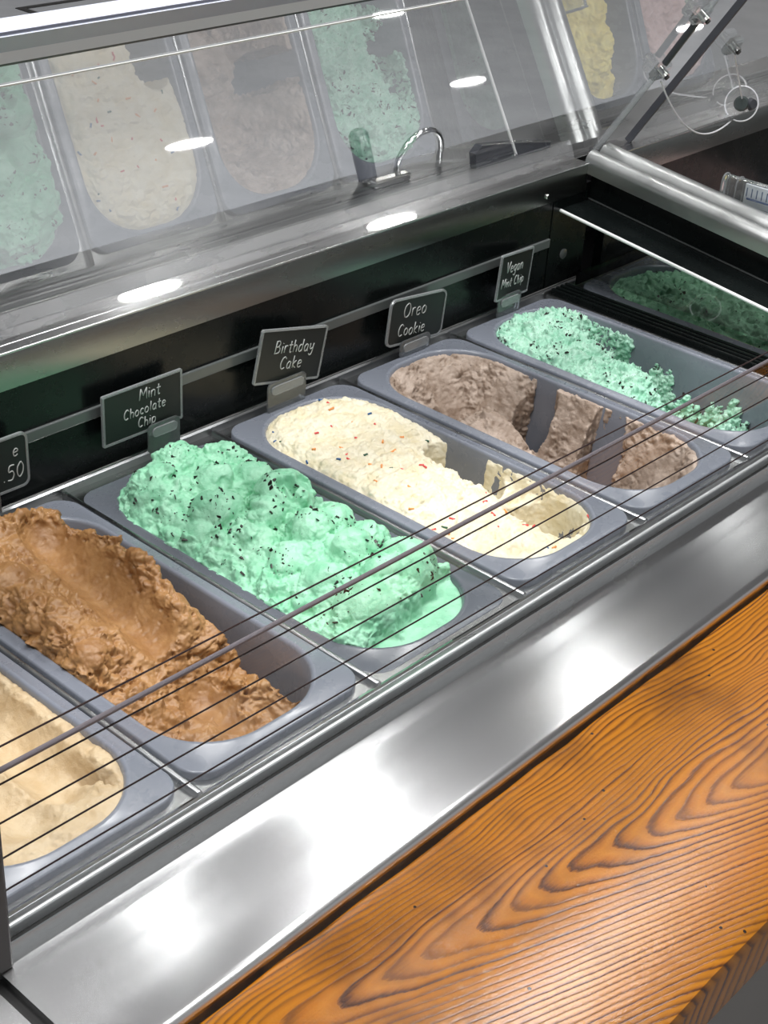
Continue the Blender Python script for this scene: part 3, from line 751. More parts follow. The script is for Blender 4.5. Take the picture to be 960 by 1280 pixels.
def do_mocha():
    x = PANS[2]; add_pan(x, 'grey tub of brown mocha ice cream left of the mint heap')
    H = -0.040 + 0.050 * sstep(-0.10, -0.01, VV) + 0.006 * sstep(0.03, 0.12, VV) + 0.004 * fbm(N, UU, VV, 0.035, 3)
    H += 0.014 * gau(UU, VV, -0.050, 0.03, 0.024, 0.09) + 0.014 * gau(UU, VV, -0.045, 0.130, 0.03, 0.025) + 0.018 * gau(UU, VV, 0.012, 0.125, 0.026, 0.018)
    H += 0.024 * gau(UU, VV, 0.042, 0.060, 0.014, 0.030) + 0.020 * gau(UU, VV, 0.036, 0.015, 0.014, 0.026) + 0.020 * gau(UU, VV, 0.026, -0.040, 0.016, 0.022)
    H += 0.018 * gau(UU, VV, 0.034, -0.095, 0.015, 0.016) + 0.012 * gau(UU, VV, -0.035, -0.075, 0.02, 0.025) + 0.016 * gau(UU, VV, 0.050, -0.118, 0.010, 0.016) + 0.012 * gau(UU, VV, 0.048, -0.060, 0.010, 0.02)
    R = ONE * 1.15
    H, R = trough(H, R, (0.010, 0.105), (-0.004, -0.055), 0.021, 0.002, -0.008, 0.018, Nb, 0.03, 0.0025)
    H, R = trough(H, R, (0.004, -0.085), (0.012, -0.135), 0.020, -0.044, -0.040, 0.016, Nb, 0.08)
    H = edge_drop(H, -0.004 + 0.008 * (UU < 0), 2.0)
    gap = -0.060 + 4.0 * np.maximum(0.059 + 0.005 * fbm(Nb, UU, VV, 0.022, 2) - UU - 0.010 * gau(UU, VV, 0.06, 0.105, 0.04, 0.018), 0)
    H = np.where((UU > 0.02) & (VV > -0.13), smin(H, gap, 0.003), H)
    for i, (a, b_, r_, zt) in enumerate(((-0.045, 0.076, 0.021, 0.030), (-0.052, -0.026, 0.019, 0.018), (-0.046, 0.022, 0.020, 0.020), (-0.012, 0.142, 0.020, 0.022))):
        H, R = ball(H, R, a, b_, r_, zt, Noise(60 + i), 0.15)
    o, co, no = ice_mesh('ice_cream', x, 0, H, MAT['mocha'], 'brown mocha ice cream with a smooth groove between crumbly ridges', 12, rough=R * VAR, amp=0.0042, size=0.019, voxel=0.0011, gain=0.52, pits=0.007)
def do_mint():
    x = PANS[3]; z = -0.006; add_pan(x, 'grey tub with shade in its colour under the heaped bright mint ice cream', z, True)
    H = 0.001 + 0.020 * np.clip(DD / 0.04, 0, 1) ** 0.8 + 0.006 * fbm(N, UU, VV, 0.035, 3) + 0.014 * sstep(0.06, 0.13, VV) * np.clip(DD / 0.03, 0, 1)
    R = ONE * 1.2
    balls = [(-0.030, 0.120, 0.030, 0.036, .8), (0.034, 0.112, 0.026, 0.036, .8), (0.002, 0.136, 0.022, 0.038, .9), (0.030, 0.072, 0.022, 0.036, .5), (0.000, 0.086, 0.024, 0.038, .6),
             (-0.044, 0.050, 0.020, 0.018, .12), (-0.022, 0.056, 0.025, 0.036, .10), (0.026, 0.030, 0.027, 0.046, .06), (-0.026, 0.006, 0.019, 0.026, .5), (-0.002, 0.020, 0.020, 0.036, .4),
             (-0.030, -0.034, 0.021, 0.024, .05), (0.008, -0.024, 0.022, 0.040, .25), (0.034, -0.018, 0.020, 0.034, .6), (-0.040, -0.058, 0.015, 0.014, .1),
             (-0.026, -0.074, 0.023, 0.028, .06), (0.008, -0.066, 0.023, 0.040, .08), (0.036, -0.058, 0.020, 0.032, .4), (-0.026, -0.116, 0.030, 0.030, .08), (0.032, -0.104, 0.028, 0.038, .12), (0.008, -0.100, 0.020, 0.036, .08), (0.010, -0.122, 0.018, 0.018, .2)]
    for i, (a, b_, r_, zt, rg) in enumerate(balls):
        H, R = ball(H, R, a, b_, r_, zt, Noise(40 + i), rg)
    rb = np.random.RandomState(4)
    for k in range(26):   # folds and torn flaps
        a, b_ = rb.uniform(-0.05, 0.05), rb.uniform(-0.10, 0.14); r_ = rb.uniform(0.008, 0.018); th = rb.uniform(0, 2 * PI)
        dx = UU - a; dy = VV - b_; rr_ = np.hypot(dx, dy) + 0.002 * fbm(Nb, UU, VV, 0.015, 2); an = sstep(0.0, 0.8, np.cos(np.arctan2(dy, dx) - th))
        H = H - rb.uniform(0.003, 0.007) * an * sstep(r_ - 0.0005, r_ + 0.0008, rr_) * sstep(r_ + 0.010, r_, rr_)
    # cup shaped bite with a curl
    for a, b_, r_, dep in ((0.022, 0.022, 0.010, 0.010), (0.040, 0.020, 0.008, 0.008), (-0.004, 0.068, 0.007, 0.006), (0.012, -0.088, 0.008, 0.006)):
        d = np.hypot(UU - a, VV - b_); H = H - dep * sstep(r_, r_ * 0.75, d) * (0.4 + 0.6 * sstep(-r_, r_, (UU - a) + (VV - b_)))
    H = edge_drop(H, 0.003, 2.4, -0.004)
    fl = sstep(-0.138, -0.145, VV + 0.010 * fbm(Nb, UU, VV, 0.02, 2) - 0.30 * np.maximum(UU + 0.01, 0) + 0.1 * np.maximum(-UU - 0.03, 0))
    H = H * (1 - fl) + fl * np.minimum(-0.005 + 0.001 * fbm(N, UU, VV, 0.012, 3), 0.05); R = R * (1 - fl) + 0.1 * fl
    H = np.where(DD < -0.002, np.minimum(H, 0.002), H)
    o, co, no = ice_mesh('ice_cream', x, z, H, MAT['mint'], 'bright mint chocolate chip ice cream heaped high in rounded scoops', 13, rough=R * VAR, amp=0.0034, size=0.017, voxel=0.0011, margin=0.004, gain=0.52)
    scatter('chocolate_chips', o, co, no, 620, 0.0010, 0.0052, MAT['choc'], 3, 0.026, 0.08, 0.004)
def do_cake():
    x = PANS[4]; add_pan(x, 'grey tub of cream coloured ice cream with sprinkles')
    H = 0.003 + 0.003 * sstep(0.0, 0.14, VV) - 0.014 * sstep(-0.03, -0.13, VV) + 0.0025 * fbm(N, (UU + VV * 0.4) * 0.6, VV * 1.6, 0.018, 4, 0.6) + 0.006 * gau(UU, VV, -0.030, -0.02, 0.025, 0.06)
    H = H - 0.010 * sstep(0.0, 0.05, UU) * sstep(0.10, 0.02, VV)
    R = ONE * 0.6
    H, R = trough(H, R, (0.050, 0.012), (0.046, -0.030), 0.024, -0.085, -0.085, 0.085, Nb, 0.15, 0.003, 0.006, 2.6)
    H, R = trough(H, R, (0.040, -0.098), (0.045, -0.118), 0.027, -0.095, -0.095, 0.095, Nb, 0.15, 0.003, 0.006, 2.6)
    H = H - 0.016 * gau(UU, VV, 0.050, -0.060, 0.02, 0.02)
    H = edge_drop(H, -0.0012, 0.7)
    coat = (DD < 0.0030 + 0.0025 * fbm(Nb, UU, VV, 0.03, 2)) & (VV < -0.02); H = np.where(coat, np.maximum(H, -0.003 - 2.0 * np.maximum(DD, 0)), H)
    o, co, no = ice_mesh('ice_cream', x, 0, H, MAT['cake'], 'cream coloured birthday cake ice cream with coloured sprinkles, scooped along one side', 14, rough=R, amp=0.0026, size=0.012, gain=0.6)
    r_ = np.random.RandomState(8); I = np.nonzero((no[:, 2] > 0.7) & (co[:, 2] > -0.015))[0]
    for mat, nn in (('sprk_red', 22), ('sprk_orange', 16), ('sprk_blue', 7), ('sprk_green', 5)):
        bm = bmesh.new()
        for _ in range(nn):
            c = Vector(co[I[r_.randint(len(I))]]); a = r_.rand() * PI; L = r_.uniform(0.0012, 0.0034)
            d = Vector((math.cos(a), math.sin(a), r_.uniform(-0.2, 0.2))) * L
            add_tube(bm, [c - d, c, c + d], 0.0010, 6)
        tag(finish('sprinkles', bm, MAT[mat], o, smooth=True), kind='stuff')
def do_cookie():
    x = PANS[5]; add_pan(x, 'grey tub scraped nearly empty of taupe cookie ice cream')
    k = 2.1 - 1.1 * sstep(0.03, 0.14, VV) + 0.5 * fbm(N, UU, VV, 0.05, 2)
    H = np.maximum(-0.003 - k * np.maximum(DD - 0.003 - 0.004 * fbm(Nb, UU, VV, 0.035, 2), 0), -0.066 + 0.008 * fbm(Nb, UU + 3, VV, 0.035, 3) - 0.03 * sstep(0.02, -0.06, VV))
    wob = 0.16 * fbm(N, UU + 5, VV, 0.022, 3)
    for a, b_, su, sv in ((0.050, 0.040, 0.030, 0.026), (0.046, -0.046, 0.034, 0.028), (0.004, -0.030, 0.030, 0.05), (0.000, -0.118, 0.042, 0.030)):
        H = np.where(gau(UU, VV, a, b_, su, sv) + wob > 0.52, -0.2, H)
    ch = -0.014 - 0.034 * sstep(0.03, -0.05, VV) + 0.012 * gau(UU, VV, -0.030, 0.036, 0.02, 0.025) - 0.03 * sstep(-0.02, 0.012, UU)
    m = (gau(UU, VV, -0.050, 0.012, 0.042, 0.050) + 0.10 * fbm(N, UU, VV, 0.022, 3)) > 0.42
    H = np.where(m, np.maximum(H, ch), H)
    m = (gau(UU, VV, -0.060, -0.075, 0.036, 0.042) + 0.12 * fbm(N, UU + 2, VV, 0.018, 3)) > 0.42
    H = np.where(m, np.maximum(H, -0.034 - 0.02 * sstep(-0.04, -0.01, UU)), H)
    H = np.maximum(H, np.where(fbm(N, UU + 7, VV, 0.04, 3) > 0.25, -0.103, -0.2))
    R = 0.25 + 0.95 * sstep(-0.3, 0.3, fbm(Nb, UU + 9, VV, 0.03, 2))
    H = np.minimum(H, -0.002)
    ice_mesh('ice_cream', x, 0, H, MAT['cookie'], 'taupe cookie ice cream left as scraps on the walls of its tub', 15, rough=R, amp=0.0026, size=0.013, gain=0.55, pits=0.004)
def do_vegan():
    x = PANS[6]; add_pan(x, 'grey tub of pale mint ice cream with dark cookie chunks beside the black track')
    fall = VV - 0.75 * UU + 0.012 * fbm(N, UU, VV, 0.03, 3)
    H = 0.002 - 0.022 * sstep(0.09, -0.03, fall) - 0.075 * sstep(-0.01, -0.085, fall) + 0.005 * fbm(Nb, UU, VV, 0.03, 3)
    H = H + 0.010 * gau(UU, VV, 0.005, 0.110, 0.03, 0.03) - 0.06 * sstep(0.020, 0.048, UU + 0.008 * fbm(Nb, UU, VV, 0.02, 3)) * sstep(0.115, 0.075, VV)
    sc_ = fbm(Nb, UU + 6, VV, 0.034, 3, 0.5)
    H = np.where((sc_ > -0.05) & (VV < 0.03), np.maximum(H, -0.060 + 0.040 * sc_ + 0.012 * sstep(-0.03, 0.02, -UU)), H)
    H = np.where((DD < 0.004 + 0.004 * fbm(N, UU, VV, 0.02, 2)) & (VV > 0.05), np.maximum(H, -0.004 - 1.5 * np.maximum(DD, 0)), H)
    H = edge_drop(H, -0.002, 0.8)
    o, co, no = ice_mesh('ice_cream', x, 0, H, MAT['vegan'], 'pale mint ice cream with dark chunks, half scooped out to its tub', 16, rough=ONE * 1.1, amp=0.0034, size=0.011, gain=0.65, floor=-0.100)
    scatter('cookie_chunks', o, co, no, 900, 0.0010, 0.0062, MAT['choc'], 5, 0.03, 0.0, -0.06)
def do_simple(x, mat, label, plabel, seed, lv=0.004, amp=0.004, size=0.016, chips=0, lump=None):
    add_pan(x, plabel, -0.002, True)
    n_ = Noise(seed); H = lv + 0.007 * fbm(n_, UU, VV, 0.05, 3)
    if lump: H = H + lump(UU, VV)
    H = edge_drop(H, -0.002, 1.0)
    o, co, no = ice_mesh('ice_cream', x, -0.002, H, MAT[mat], label, seed, amp=amp, size=size, voxel=0.0016, octv=3)
    if chips: scatter('chocolate_chips', o, co, no, chips, 0.0012, 0.005, MAT['choc'], seed)
do_tan(); do_mocha(); do_mint(); do_cake(); do_cookie(); do_vegan()
do_simple(PANS2[0], 'mint_shaded', 'mint ice cream with shade in its green, under the added lid by the end rail', 'tub of the shaded green mint ice cream under the added lid', 21, -0.006, 0.005, 0.016, 300)
do_simple(PANS2[1], 'yellow', 'yellow ice cream seen mirrored in the slanted glass beyond the end rail', 'tub of the yellow ice cream beyond the end rail', 22, 0.0, 0.003, 0.02, 0,
          lambda U, V: 0.030 * gau(U, V, -0.03, 0.10, 0.03, 0.03) + 0.028 * gau(U, V, -0.028, 0.05, 0.03, 0.025) + 0.030 * gau(U, V, -0.03, 0.0, 0.03, 0.03) + 0.03 * gau(U, V, -0.03, -0.06, 0.03, 0.03) - 0.06 * sstep(0.0, 0.03, U))
do_simple(PANS2[2], 'pink', 'dusty pink ice cream seen mirrored in the slanted glass at top right', 'tub of the dusty pink ice cream beyond the end rail', 23)

# tinted lid added to dim the first tub of the next section
lid = empty('added_dimming_lid', (0.985, YC, 0.0), 'flat tinted lid added to dim the mint tub by the end rail', 'lid')
pydata('lid_sheet', [(-0.086, -0.180, 0.013), (0.084, -0.180, 0.013), (0.084, 0.180, 0.013), (-0.086, 0.180, 0.013)], [(0, 1, 2, 3)], MAT['lid'], lid, False)
for sg in (-1, 1):
    bm = bmesh.new(); add_box(bm, (-0.001, sg * 0.1795, 0.0055), (0.170, 0.0018, 0.015), 0.0004); finish('lid_rim', bm, MAT['lid'], lid)

# ------------------------------------------------------------------ name tags with hand lettering
GL = {
 'M': (0.80, [[(0, 0), (0.08, 1)], [(0.08, 1), (0.38, 0.35)], [(0.38, 0.35), (0.70, 1)], [(0.70, 1), (0.76, 0)]]),
 'i': (0.22, [[(0.10, 0), (0.10, 0.58)], [(0.10, 0.80), (0.11, 0.84)]]),
 'n': (0.50, [[(0.04, 0), (0.04, 0.58)], [(0.04, 0.42), (0.18, 0.58), (0.34, 0.55), (0.40, 0.38), (0.40, 0)]]),
 't': (0.42, [[(0.18, 0.92), (0.18, 0.12), (0.26, 0), (0.36, 0.04)], [(0.0, 0.60), (0.38, 0.62)]]),
 'C': (0.62, [[(0.54, 0.82), (0.38, 0.98), (0.16, 0.88), (0.03, 0.55), (0.08, 0.18), (0.26, 0.0), (0.50, 0.10)]]),
 'h': (0.50, [[(0.05, 1.0), (0.05, 0)], [(0.05, 0.38), (0.18, 0.56), (0.34, 0.52), (0.40, 0.35), (0.40, 0)]]),
 'o': (0.52, [[(0.22, 0.58), (0.05, 0.42), (0.06, 0.12), (0.22, 0), (0.40, 0.12), (0.42, 0.42), (0.26, 0.58), (0.20, 0.57)]]),
 'c': (0.46, [[(0.38, 0.50), (0.24, 0.58), (0.07, 0.42), (0.07, 0.14), (0.22, 0), (0.38, 0.08)]]),
 'l': (0.22, [[(0.10, 1.0), (0.10, 0)]]),
 'a': (0.54, [[(0.40, 0.52), (0.24, 0.58), (0.06, 0.40), (0.08, 0.10), (0.22, 0.0), (0.38, 0.16), (0.41, 0.55)], [(0.41, 0.55), (0.42, 0.08), (0.48, 0)]]),
 'e': (0.50, [[(0.06, 0.30), (0.40, 0.36), (0.34, 0.55), (0.18, 0.57), (0.05, 0.36), (0.10, 0.06), (0.26, 0), (0.42, 0.10)]]),
 'p': (0.52, [[(0.05, 0.58), (0.05, -0.38)], [(0.05, 0.42), (0.20, 0.58), (0.40, 0.48), (0.42, 0.18), (0.26, 0.0), (0.06, 0.10)]]),
 'B': (0.62, [[(0.06, 0), (0.06, 1.0)], [(0.0, 0.98), (0.32, 1.0), (0.46, 0.80), (0.34, 0.56), (0.08, 0.54)], [(0.34, 0.55), (0.54, 0.36), (0.46, 0.06), (0.02, 0.0)]]),
 'r': (0.40, [[(0.06, 0), (0.06, 0.58)], [(0.06, 0.38), (0.18, 0.56), (0.34, 0.55)]]),
 'd': (0.54, [[(0.40, 0.48), (0.22, 0.58), (0.05, 0.38), (0.08, 0.08), (0.24, 0), (0.40, 0.16)], [(0.42, 1.0), (0.42, 0)]]),
 'y': (0.50, [[(0.04, 0.58), (0.08, 0.18), (0.22, 0.12), (0.38, 0.24)], [(0.42, 0.58), (0.38, -0.20), (0.20, -0.40), (0.06, -0.28)]]),
 'k': (0.48, [[(0.05, 1.0), (0.05, 0)], [(0.38, 0.58), (0.07, 0.26), (0.40, 0)]]),
 'O': (0.74, [[(0.32, 1.0), (0.08, 0.80), (0.02, 0.42), (0.16, 0.06), (0.38, 0.0), (0.60, 0.22), (0.62, 0.64), (0.48, 0.94), (0.30, 1.0)]]),
 'V': (0.64, [[(0.0, 1.0), (0.26, 0.0)], [(0.26, 0.0), (0.58, 1.0)]]),
 'g': (0.52, [[(0.40, 0.50), (0.22, 0.58), (0.05, 0.38), (0.10, 0.08), (0.26, 0.04), (0.40, 0.20)], [(0.42, 0.58), (0.40, -0.22), (0.22, -0.40), (0.06, -0.28)]]),
 '5': (0.56, [[(0.44, 1.0), (0.12, 0.98), (0.08, 0.60), (0.32, 0.62), (0.46, 0.38), (0.34, 0.04), (0.04, 0.06)]]),
 '0': (0.58, [[(0.26, 1.0), (0.06, 0.70), (0.06, 0.28), (0.24, 0.0), (0.44, 0.26), (0.46, 0.70), (0.28, 1.0)]]),
 '.': (0.20, [[(0.06, 0.02), (0.09, 0.02)]]), ' ': (0.35, []),
}
def smooth_line(pts):
    if len(pts) < 3: return pts
    out = []
    for i in range(len(pts) - 1):
        p0 = pts[max(i - 1, 0)]; p1 = pts[i]; p2 = pts[i + 1]; p3 = pts[min(i + 2, len(pts) - 1)]
        for k in range(4):
            t_ = k / 4
            out.append(tuple(0.5 * ((2 * p1[c]) + (-p0[c] + p2[c]) * t_ + (2 * p0[c] - 5 * p1[c] + 4 * p2[c] - p3[c]) * t_ ** 2 + (-p0[c] + 3 * p1[c] - 3 * p2[c] + p3[c]) * t_ ** 3) for c in (0, 1)))
    out.append(pts[-1]); return out
def write(bm, text, x, z, hgt, r, y, slant=0.0, rise=0.0, rs=None):
    cx = x
    for ch in text:
        adv, strokes = GL[ch]; jig = rs.uniform(-0.04, 0.04) if rs else 0
        for s_ in strokes:
            sl = s_ if ch in 'MV' else smooth_line(s_)
            pts = [(cx + (p_[0] + slant * p_[1]) * hgt, y, z + (p_[1] + jig) * hgt + rise * (cx - x)) for p_ in sl]
            add_tube(bm, pts, r, 5)
        cx += (adv + 0.10) * hgt
    return cx - x
def text_w(text, hgt): return sum(GL[c][0] + 0.10 for c in text) * hgt
def name_tag(loc, w, h, roll, yaw, lines, label, rad, clip=(0.0, 0.036), clip_drop=0.03, seed=0, sq=False):
    """loc = centre of the card; lines: (text, height, dx, z)"""
    base = loc[2] - h / 2 - clip_drop
    o = empty('name_tag', (loc[0], loc[1], base), label, 'name tag', 'flavour name tags')
    Rm = Matrix.Rotation(yaw, 4, 'Z') @ Matrix.Rotation(-roll, 4, 'Y')
    Tm = Matrix.Translation((0, 0, loc[2] - base)) @ Rm
    def put(ob): ob.matrix_local = Tm; return ob
    def slab(name, hx, hz, r, y0, y1, mat):
        bm = bmesh.new(); R = [[(a, y, b_) for a, b_ in outline(hx, hz, r, 5)] for y in (y0, y1)]
        loft(bm, R, True, True); ob = finish(name, bm, mat, o, smooth=True, autosmooth=40); return put(ob)
    # clear holder ring around the card
    bm = bmesh.new(); A = outline(w / 2, h / 2, rad, 5); B = outline(w / 2 - 0.0022, h / 2 - 0.0022, max(rad - 0.002, 0.0006), 5)
    loft(bm, [[(a, y, b_) for a, b_ in L_] for L_, y in ((B, -0.0011), (A, -0.0011), (A, 0.0013), (B, 0.0013), (B, -0.0011))]); put(finish('holder', bm, MAT['acrylic_edge'], o))
    slab('card', w / 2 - 0.0022, h / 2 - 0.0022, max(rad - 0.002, 0.0008), -0.0006, 0.0008, MAT['card'])
    bm = bmesh.new(); rs = np.random.RandomState(seed)
    for text, hg, dx, z in lines:
        write(bm, text, dx - text_w(text, hg) / 2, z, hg, 0.00055, -0.0009, 0.10, 0.0, rs)
    put(finish('lettering', bm, MAT['chalk'], o, smooth=True))
    # clip: clear tab from the tub rim up to the card
    bm = bmesh.new(); cw = clip[1] / 2; zt = loc[2] - base - h / 2 + 0.007
    R = []
    prof = [(-0.004, 0.0), (-0.0045, zt * 0.5), (-0.004, zt)]
    pts = outline(cw, zt / 2, 0.005, 5)
    loft(bm, [[(clip[0] + a, y, b_ + zt / 2) for a, b_ in pts] for y in (-0.0048, -0.0030)], True, True)
    clip_o = finish('clip', bm, MAT['acrylic'], o, smooth=True, autosmooth=40)
    bm = bmesh.new(); pin = outline(cw - 0.004, 0.0045, 0.004, 5)
    loft(bm, [[(clip[0] + a, y, b_ + zt - 0.008) for a, b_ in pin] for y in (-0.0062, -0.0048)], True, True)
    finish('clip_tab', bm, MAT['acrylic_edge'], clip_o, smooth=True, autosmooth=40)
    return o
name_tag((0.2575, 0.364, 0.0495), 0.089, 0.049, 0.0, 0.0, [('Mint', 0.0105, 0.008, 0.0085), ('Chocolate', 0.0092, 0.002, -0.0050), ('Chip', 0.0092, 0.004, -0.0175)], 'black name tag reading Mint Chocolate Chip', 0.0015, (0.02, 0.036), 0.022, 1)
name_tag((0.4320, 0.358, 0.0500), 0.089, 0.054, math.radians(-12.5), 0.0, [('Birthday', 0.0120, 0.003, 0.003), ('Cake', 0.0120, 0.002, -0.013)], 'tilted black name tag reading Birthday Cake', 0.0025, (-0.008, 0.050), 0.024, 2)
name_tag((0.6150, 0.360, 0.0360), 0.088, 0.051, math.radians(-6), 0.0, [('Oreo', 0.0145, -0.004, 0.004), ('Cookie', 0.0125, -0.006, -0.016)], 'black name tag with rounded corners reading Oreo Cookie', 0.008, (-0.004, 0.046), 0.012, 3)
name_tag((0.7768, 0.360, 0.0430), 0.072, 0.052, math.radians(-7), 0.15, [('Vegan', 0.0120, -0.003, 0.004), ('Mint Chip', 0.0100, -0.003, -0.012)], 'black name tag reading Vegan Mint Chip', 0.0015, (-0.010, 0.040), 0.019, 4)
name_tag((0.0900, 0.362, 0.0460), 0.090, 0.050, 0.0, 0.0, [('e', 0.011, 0.033, 0.006), ('.50', 0.0135, 0.030, -0.015)], 'dark name tag cut off by the left picture edge, ending in 50', 0.007, (-0.01, 0.046), 0.020, 5)

# ------------------------------------------------------------------ fittings on the shelf and end rail
OZ = 0.128
lp = empty('loop_handle', (0.766, 0.494, OZ), 'chrome loop handle standing behind the glass near the end bracket', 'handle')
pts = [(-0.036, 0.006, 0)] + [(-0.036 * math.cos(a), 0.006 - 0.008 * math.sin(a), 0.010 + 0.034 * math.sin(a)) for a in np.linspace(0, PI, 17)] + [(0.036, 0.006, 0)]
tube('loop', pts, 0.0036, MAT['chrome'], lp, 10)
hg = empty('door_stop', (0.688, 0.500, OZ), 'dark grey upright grip with bright steel foot behind the glass', 'stop')
tube('grip', [(-0.004, 0.0, 0.004), (-0.008, 0.004, 0.025), (-0.012, 0.010, 0.052), (-0.0125, 0.011, 0.057)], [0.0105, 0.011, 0.011, 0.007], MAT['dark_plastic'], hg, 14)
bm = bmesh.new(); add_box(bm, (0.014, -0.016, 0.004), (0.056, 0.012, 0.008), 0.002); finish('foot', bm, MAT['chrome'], hg)
wd = empty('end_bracket', (0.852, 0.462, OZ), 'dark wedge shaped bracket with bright top edge behind the glass at the shelf end', 'bracket')
bm = bmesh.new(); pr = [(-0.036, 0), (-0.040, 0.018), (-0.030, 0.026), (0.03, 0.018), (0.10, 0.006), (0.10, 0)]
A = [bm.verts.new((p_[0], -0.006, p_[1])) for p_ in pr]; B = [bm.verts.new((p_[0], 0.004, p_[1])) for p_ in pr]
for i in range(6): bm.faces.new((A[i], A[(i + 1) % 6], B[(i + 1) % 6], B[i]))
bm.faces.new(A); bm.faces.new(B); finish('wedge', bm, MAT['dark_plastic'], wd)
tube('bright_edge', [(-0.030, -0.0055, 0.0265), (0.03, -0.0055, 0.0185), (0.10, -0.0055, 0.0065)], 0.0012, MAT['chrome'], wd, 8)

# thermometer lying along the far side of the rail
t = NT('thermometer_scale'); t.set(Roughness=0.3)
v = t.coords((1, 1, 1)); sx = t.n('ShaderNodeSeparateXYZ'); t.l(v, 'Vector', sx, 'Vector')
w = t.n('ShaderNodeMath', operation='FRACT'); w0 = t.n('ShaderNodeMath', operation='MULTIPLY'); t.l(sx, 'Y', w0, 0); w0.inputs[1].default_value = 160.0; t.l(w0, 0, w, 0)
lt = t.n('ShaderNodeMath', operation='LESS_THAN'); t.l(w, 0, lt, 0); lt.inputs[1].default_value = 0.22
zz = t.n('ShaderNodeMath', operation='ABSOLUTE'); z0 = t.n('ShaderNodeMath', operation='SUBTRACT'); t.l(sx, 'Z', z0, 0); z0.inputs[1].default_value = 0.019; t.l(z0, 0, zz, 0)
zl = t.n('ShaderNodeMath', operation='LESS_THAN'); t.l(zz, 0, zl, 0); zl.inputs[1].default_value = 0.005
mm = t.n('ShaderNodeMath', operation='MULTIPLY'); t.l(lt, 0, mm, 0); t.l(zl, 0, mm, 1)
mx = t.n('ShaderNodeMix', data_type='RGBA'); t.l(mm, 0, mx, 0); mx.inputs[6].default_value = (*s2l((226, 230, 236)), 1); mx.inputs[7].default_value = (*s2l((60, 88, 130)), 1)
t.l(mx, 2, t.p, 'Base Color'); MAT['scale'] = t.m
th = empty('thermometer', (0.981, 0.176, 0.115), 'clear thermometer with blue scale beside the end rail', 'thermometer')
bm = bmesh.new(); add_box(bm, (0.002, -0.02, 0.016), (0.003, 0.11, 0.024), 0.0006); finish('scale_plate', bm, MAT['scale'], th)
tube('blue_line', [(-0.0012, 0.030, 0.0125), (-0.0012, -0.07, 0.0125)], 0.0011, plain('blue_spirit', (50, 90, 150), 0.3), th, 8)
bm = bmesh.new(); R = []
for y, k in ((0.062, 0.7), (0.060, 1.0), (-0.08, 1.0)):
    R.append([(0.001 + 0.008 * k * (a / 0.008), y, 0.016 + k * b_) for a, b_ in outline(0.008, 0.0165, 0.0075, 5)])
loft(bm, R, True, True); finish('tube', bm, MAT['acrylic'], th, smooth=True, autosmooth=40)
for y in (0.060, 0.042):
    pts = [(0.001 + a, y, 0.016 + b_) for a, b_ in outline(0.0084, 0.0170, 0.0078, 5)]
    tube('tube_ring', pts, 0.0009, MAT['acrylic_edge'], th, 6, True)

# cable and suction cup on the second pane
MAT['cable'] = plain('white_cable', (225, 226, 232), 0.4)
cpos = G(1.235, 0.158, 0.012)
cp = empty('suction_cup', tuple(cpos), 'clear suction cup ring with dark knob on the second glass guard', 'suction cup')
ax = (Vector(CAM_C) - cpos).normalized(); e1 = Vector((1, -1, 0)).normalized(); e1 = (e1 - ax * e1.dot(ax)).normalized(); e2 = ax.cross(e1)
ringp = [e1 * (0.0205 * math.cos(a)) + e2 * (0.0215 * math.sin(a)) for a in np.linspace(0, 2 * PI, 33)[:-1]]
tube('cup_ring', ringp, 0.0009, MAT['cable'], cp, 6, True)
bm = bmesh.new(); add_tube(bm, [ax * -0.002, ax * 0.002, ax * 0.006], [0.009, 0.0098, 0.0075], 16); finish('knob', bm, plain('knob_grey', (62, 70, 70), 0.3), cp, smooth=True, autosmooth=40)
bm = bmesh.new(); add_tube(bm, [e1 * 0.011 + ax * -0.002, e1 * 0.015 + ax * 0.002], [0.008, 0.006], 14); finish('hook', bm, MAT['dark_plastic'], cp, smooth=True, autosmooth=40)
def cable(name, a, b_, sag, label, n=24):
    a, b_ = Vector(a), Vector(b_); pts = []
    for i in range(n + 1):
        t_ = i / n; pts.append(a.lerp(b_, t_) + Vector((0, 0, -sag * 4 * t_ * (1 - t_))))
    o = tube(name, pts, 0.0010, MAT['cable'], None, 6); return tag(o, label, 'cable')
cable('cable', G(0.941, 0.246, 0.014), cpos + e2 * -0.0205 - e1 * 0.01, 0.035, 'white cable sagging from the glass clamp to the suction cup')
cable('cable', G(1.076, 0.258, 0.014), cpos + ax * 0.004 + e2 * 0.006, 0.0, 'short straight cable from the upper clamp to the suction cup knob')

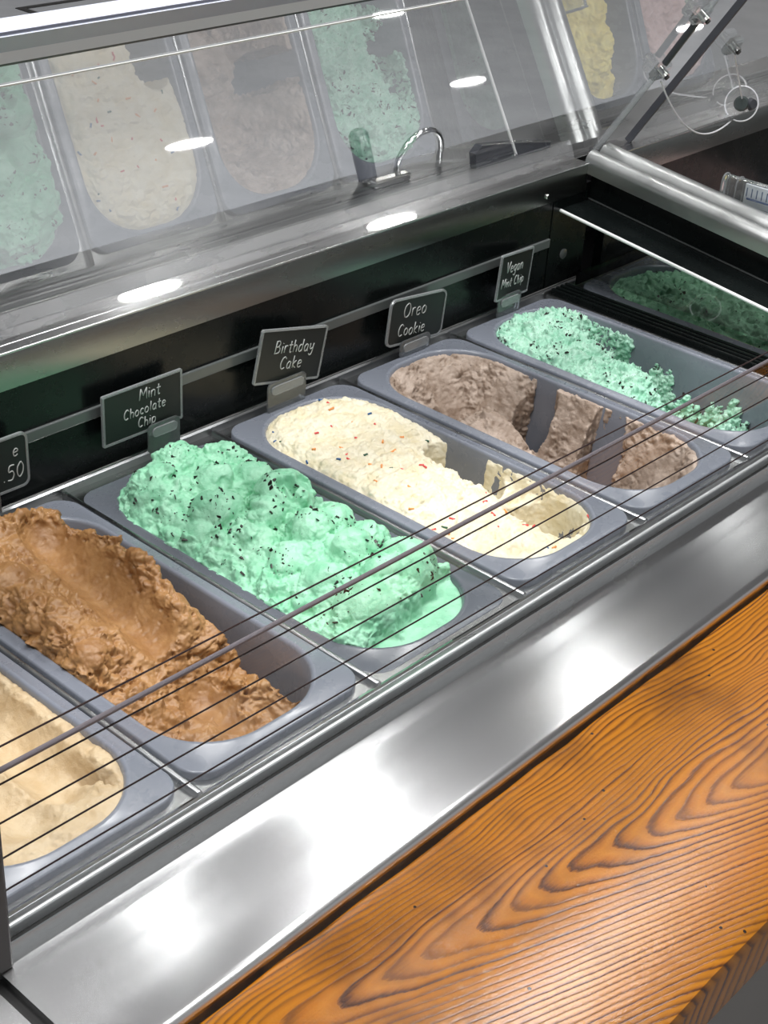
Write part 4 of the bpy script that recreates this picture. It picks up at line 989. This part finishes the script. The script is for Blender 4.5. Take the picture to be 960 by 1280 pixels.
# ------------------------------------------------------------------ ceiling lamps
def emit(name, col, s):
    t = NT(name); t.set(Base_Color=(0.8, 0.8, 0.8, 1)); t.p.inputs['Emission Color'].default_value = (*col, 1); t.p.inputs['Emission Strength'].default_value = s; return t.m
MAT['lamp'] = emit('lamp_glow', (1.0, 0.98, 0.95), 55.0)
MAT['lamp_soft'] = emit('soft_lamp_glow', (1.0, 0.98, 0.95), 16.0)
MAT['lamp_bright'] = emit('bright_lamp_glow', (1.0, 0.98, 0.95), 55.0)
MAT['lampring'] = plain('lamp_trim', (220, 220, 220), 0.5)
def lamp_meshes(a, b_):
    n = 32
    bm = bmesh.new(); bm.faces.new([bm.verts.new((a * math.cos(2 * PI * k / n), b_ * math.sin(2 * PI * k / n), -0.012)) for k in range(n)])
    for f in bm.faces:
        if f.normal.z > 0: f.normal_flip()
    me1 = bpy.data.meshes.new('diffuser'); bm.to_mesh(me1); bm.free(); me1.materials.append(MAT['lamp'])
    bm = bmesh.new(); R = []
    for s, z in ((1.0, -0.010), (1.0, -0.014), (1.12, -0.012), (1.15, 0.0)):
        R.append([(a * s * math.cos(2 * PI * k / n), b_ * s * math.sin(2 * PI * k / n), z) for k in range(n)])
    loft(bm, R); bmesh.ops.recalc_face_normals(bm, faces=bm.faces)
    me2 = bpy.data.meshes.new('trim'); bm.to_mesh(me2); bm.free(); me2.materials.append(MAT['lampring']); return me1, me2
LM = lamp_meshes(0.165, 0.06)
LM2 = (LM[0].copy(), LM[1]); LM2[0].materials[0] = MAT['lamp_soft']
LM3 = (LM[0].copy(), LM[1]); LM3[0].materials[0] = MAT['lamp_bright']
LAMPS = [(4.962, 5.726), (7.273, 5.644), (9.912, 5.642), (8.254, 7.251), (3.339, 4.114), (4.778, 4.043), (7.23, 3.724),
         (1.25, 1.55), (1.95, 1.55), (2.96, 1.56), (3.95, 1.52), (1.72, 1.22), (2.47, 0.57)]
LLAB = {0: 'ceiling lamp showing as a white glint over the mirrored cream tub', 1: 'ceiling lamp showing as a white glint right of the mirrored mint tub',
        2: 'ceiling lamp showing as a white glint by the glass clamps, top right', 3: 'ceiling lamp showing as a white glint on the etched line at the top edge',
        4: 'ceiling lamp showing as a long glint on the shelf above the mint tag', 5: 'ceiling lamp showing as a long glint on the shelf above the cookie tag',
        6: 'ceiling lamp reflected on the far shelf beyond the end rail'}
for li, (x, y) in enumerate(LAMPS):
    o = empty('ceiling_lamp', (x, y, CEIL_Z), LLAB.get(li, 'oval ceiling lamp out of view, soft sheen on the steel ledge and wood'), 'lamp', 'ceiling lamps')
    if li >= 7: o.rotation_euler = (0, 0, PI / 2)
    for me in (LM2 if 7 <= li <= 10 else LM3 if li > 10 else LM):
        q = bpy.data.objects.new(me.name, me); link(q, o)
# housings of the added key lights
for (x, y, s_, p_) in OVER:
    o = empty('added_light_panel', (x, y, CEIL_Z), 'flat rectangular light panel added out of view to brighten the tubs', 'lamp', 'added key lights')
    bm = bmesh.new(); add_box(bm, (0, 0, -0.012), (s_[0] + 0.04, s_[1] + 0.04, 0.024), 0.003); finish('housing', bm, MAT['lampring'], o)
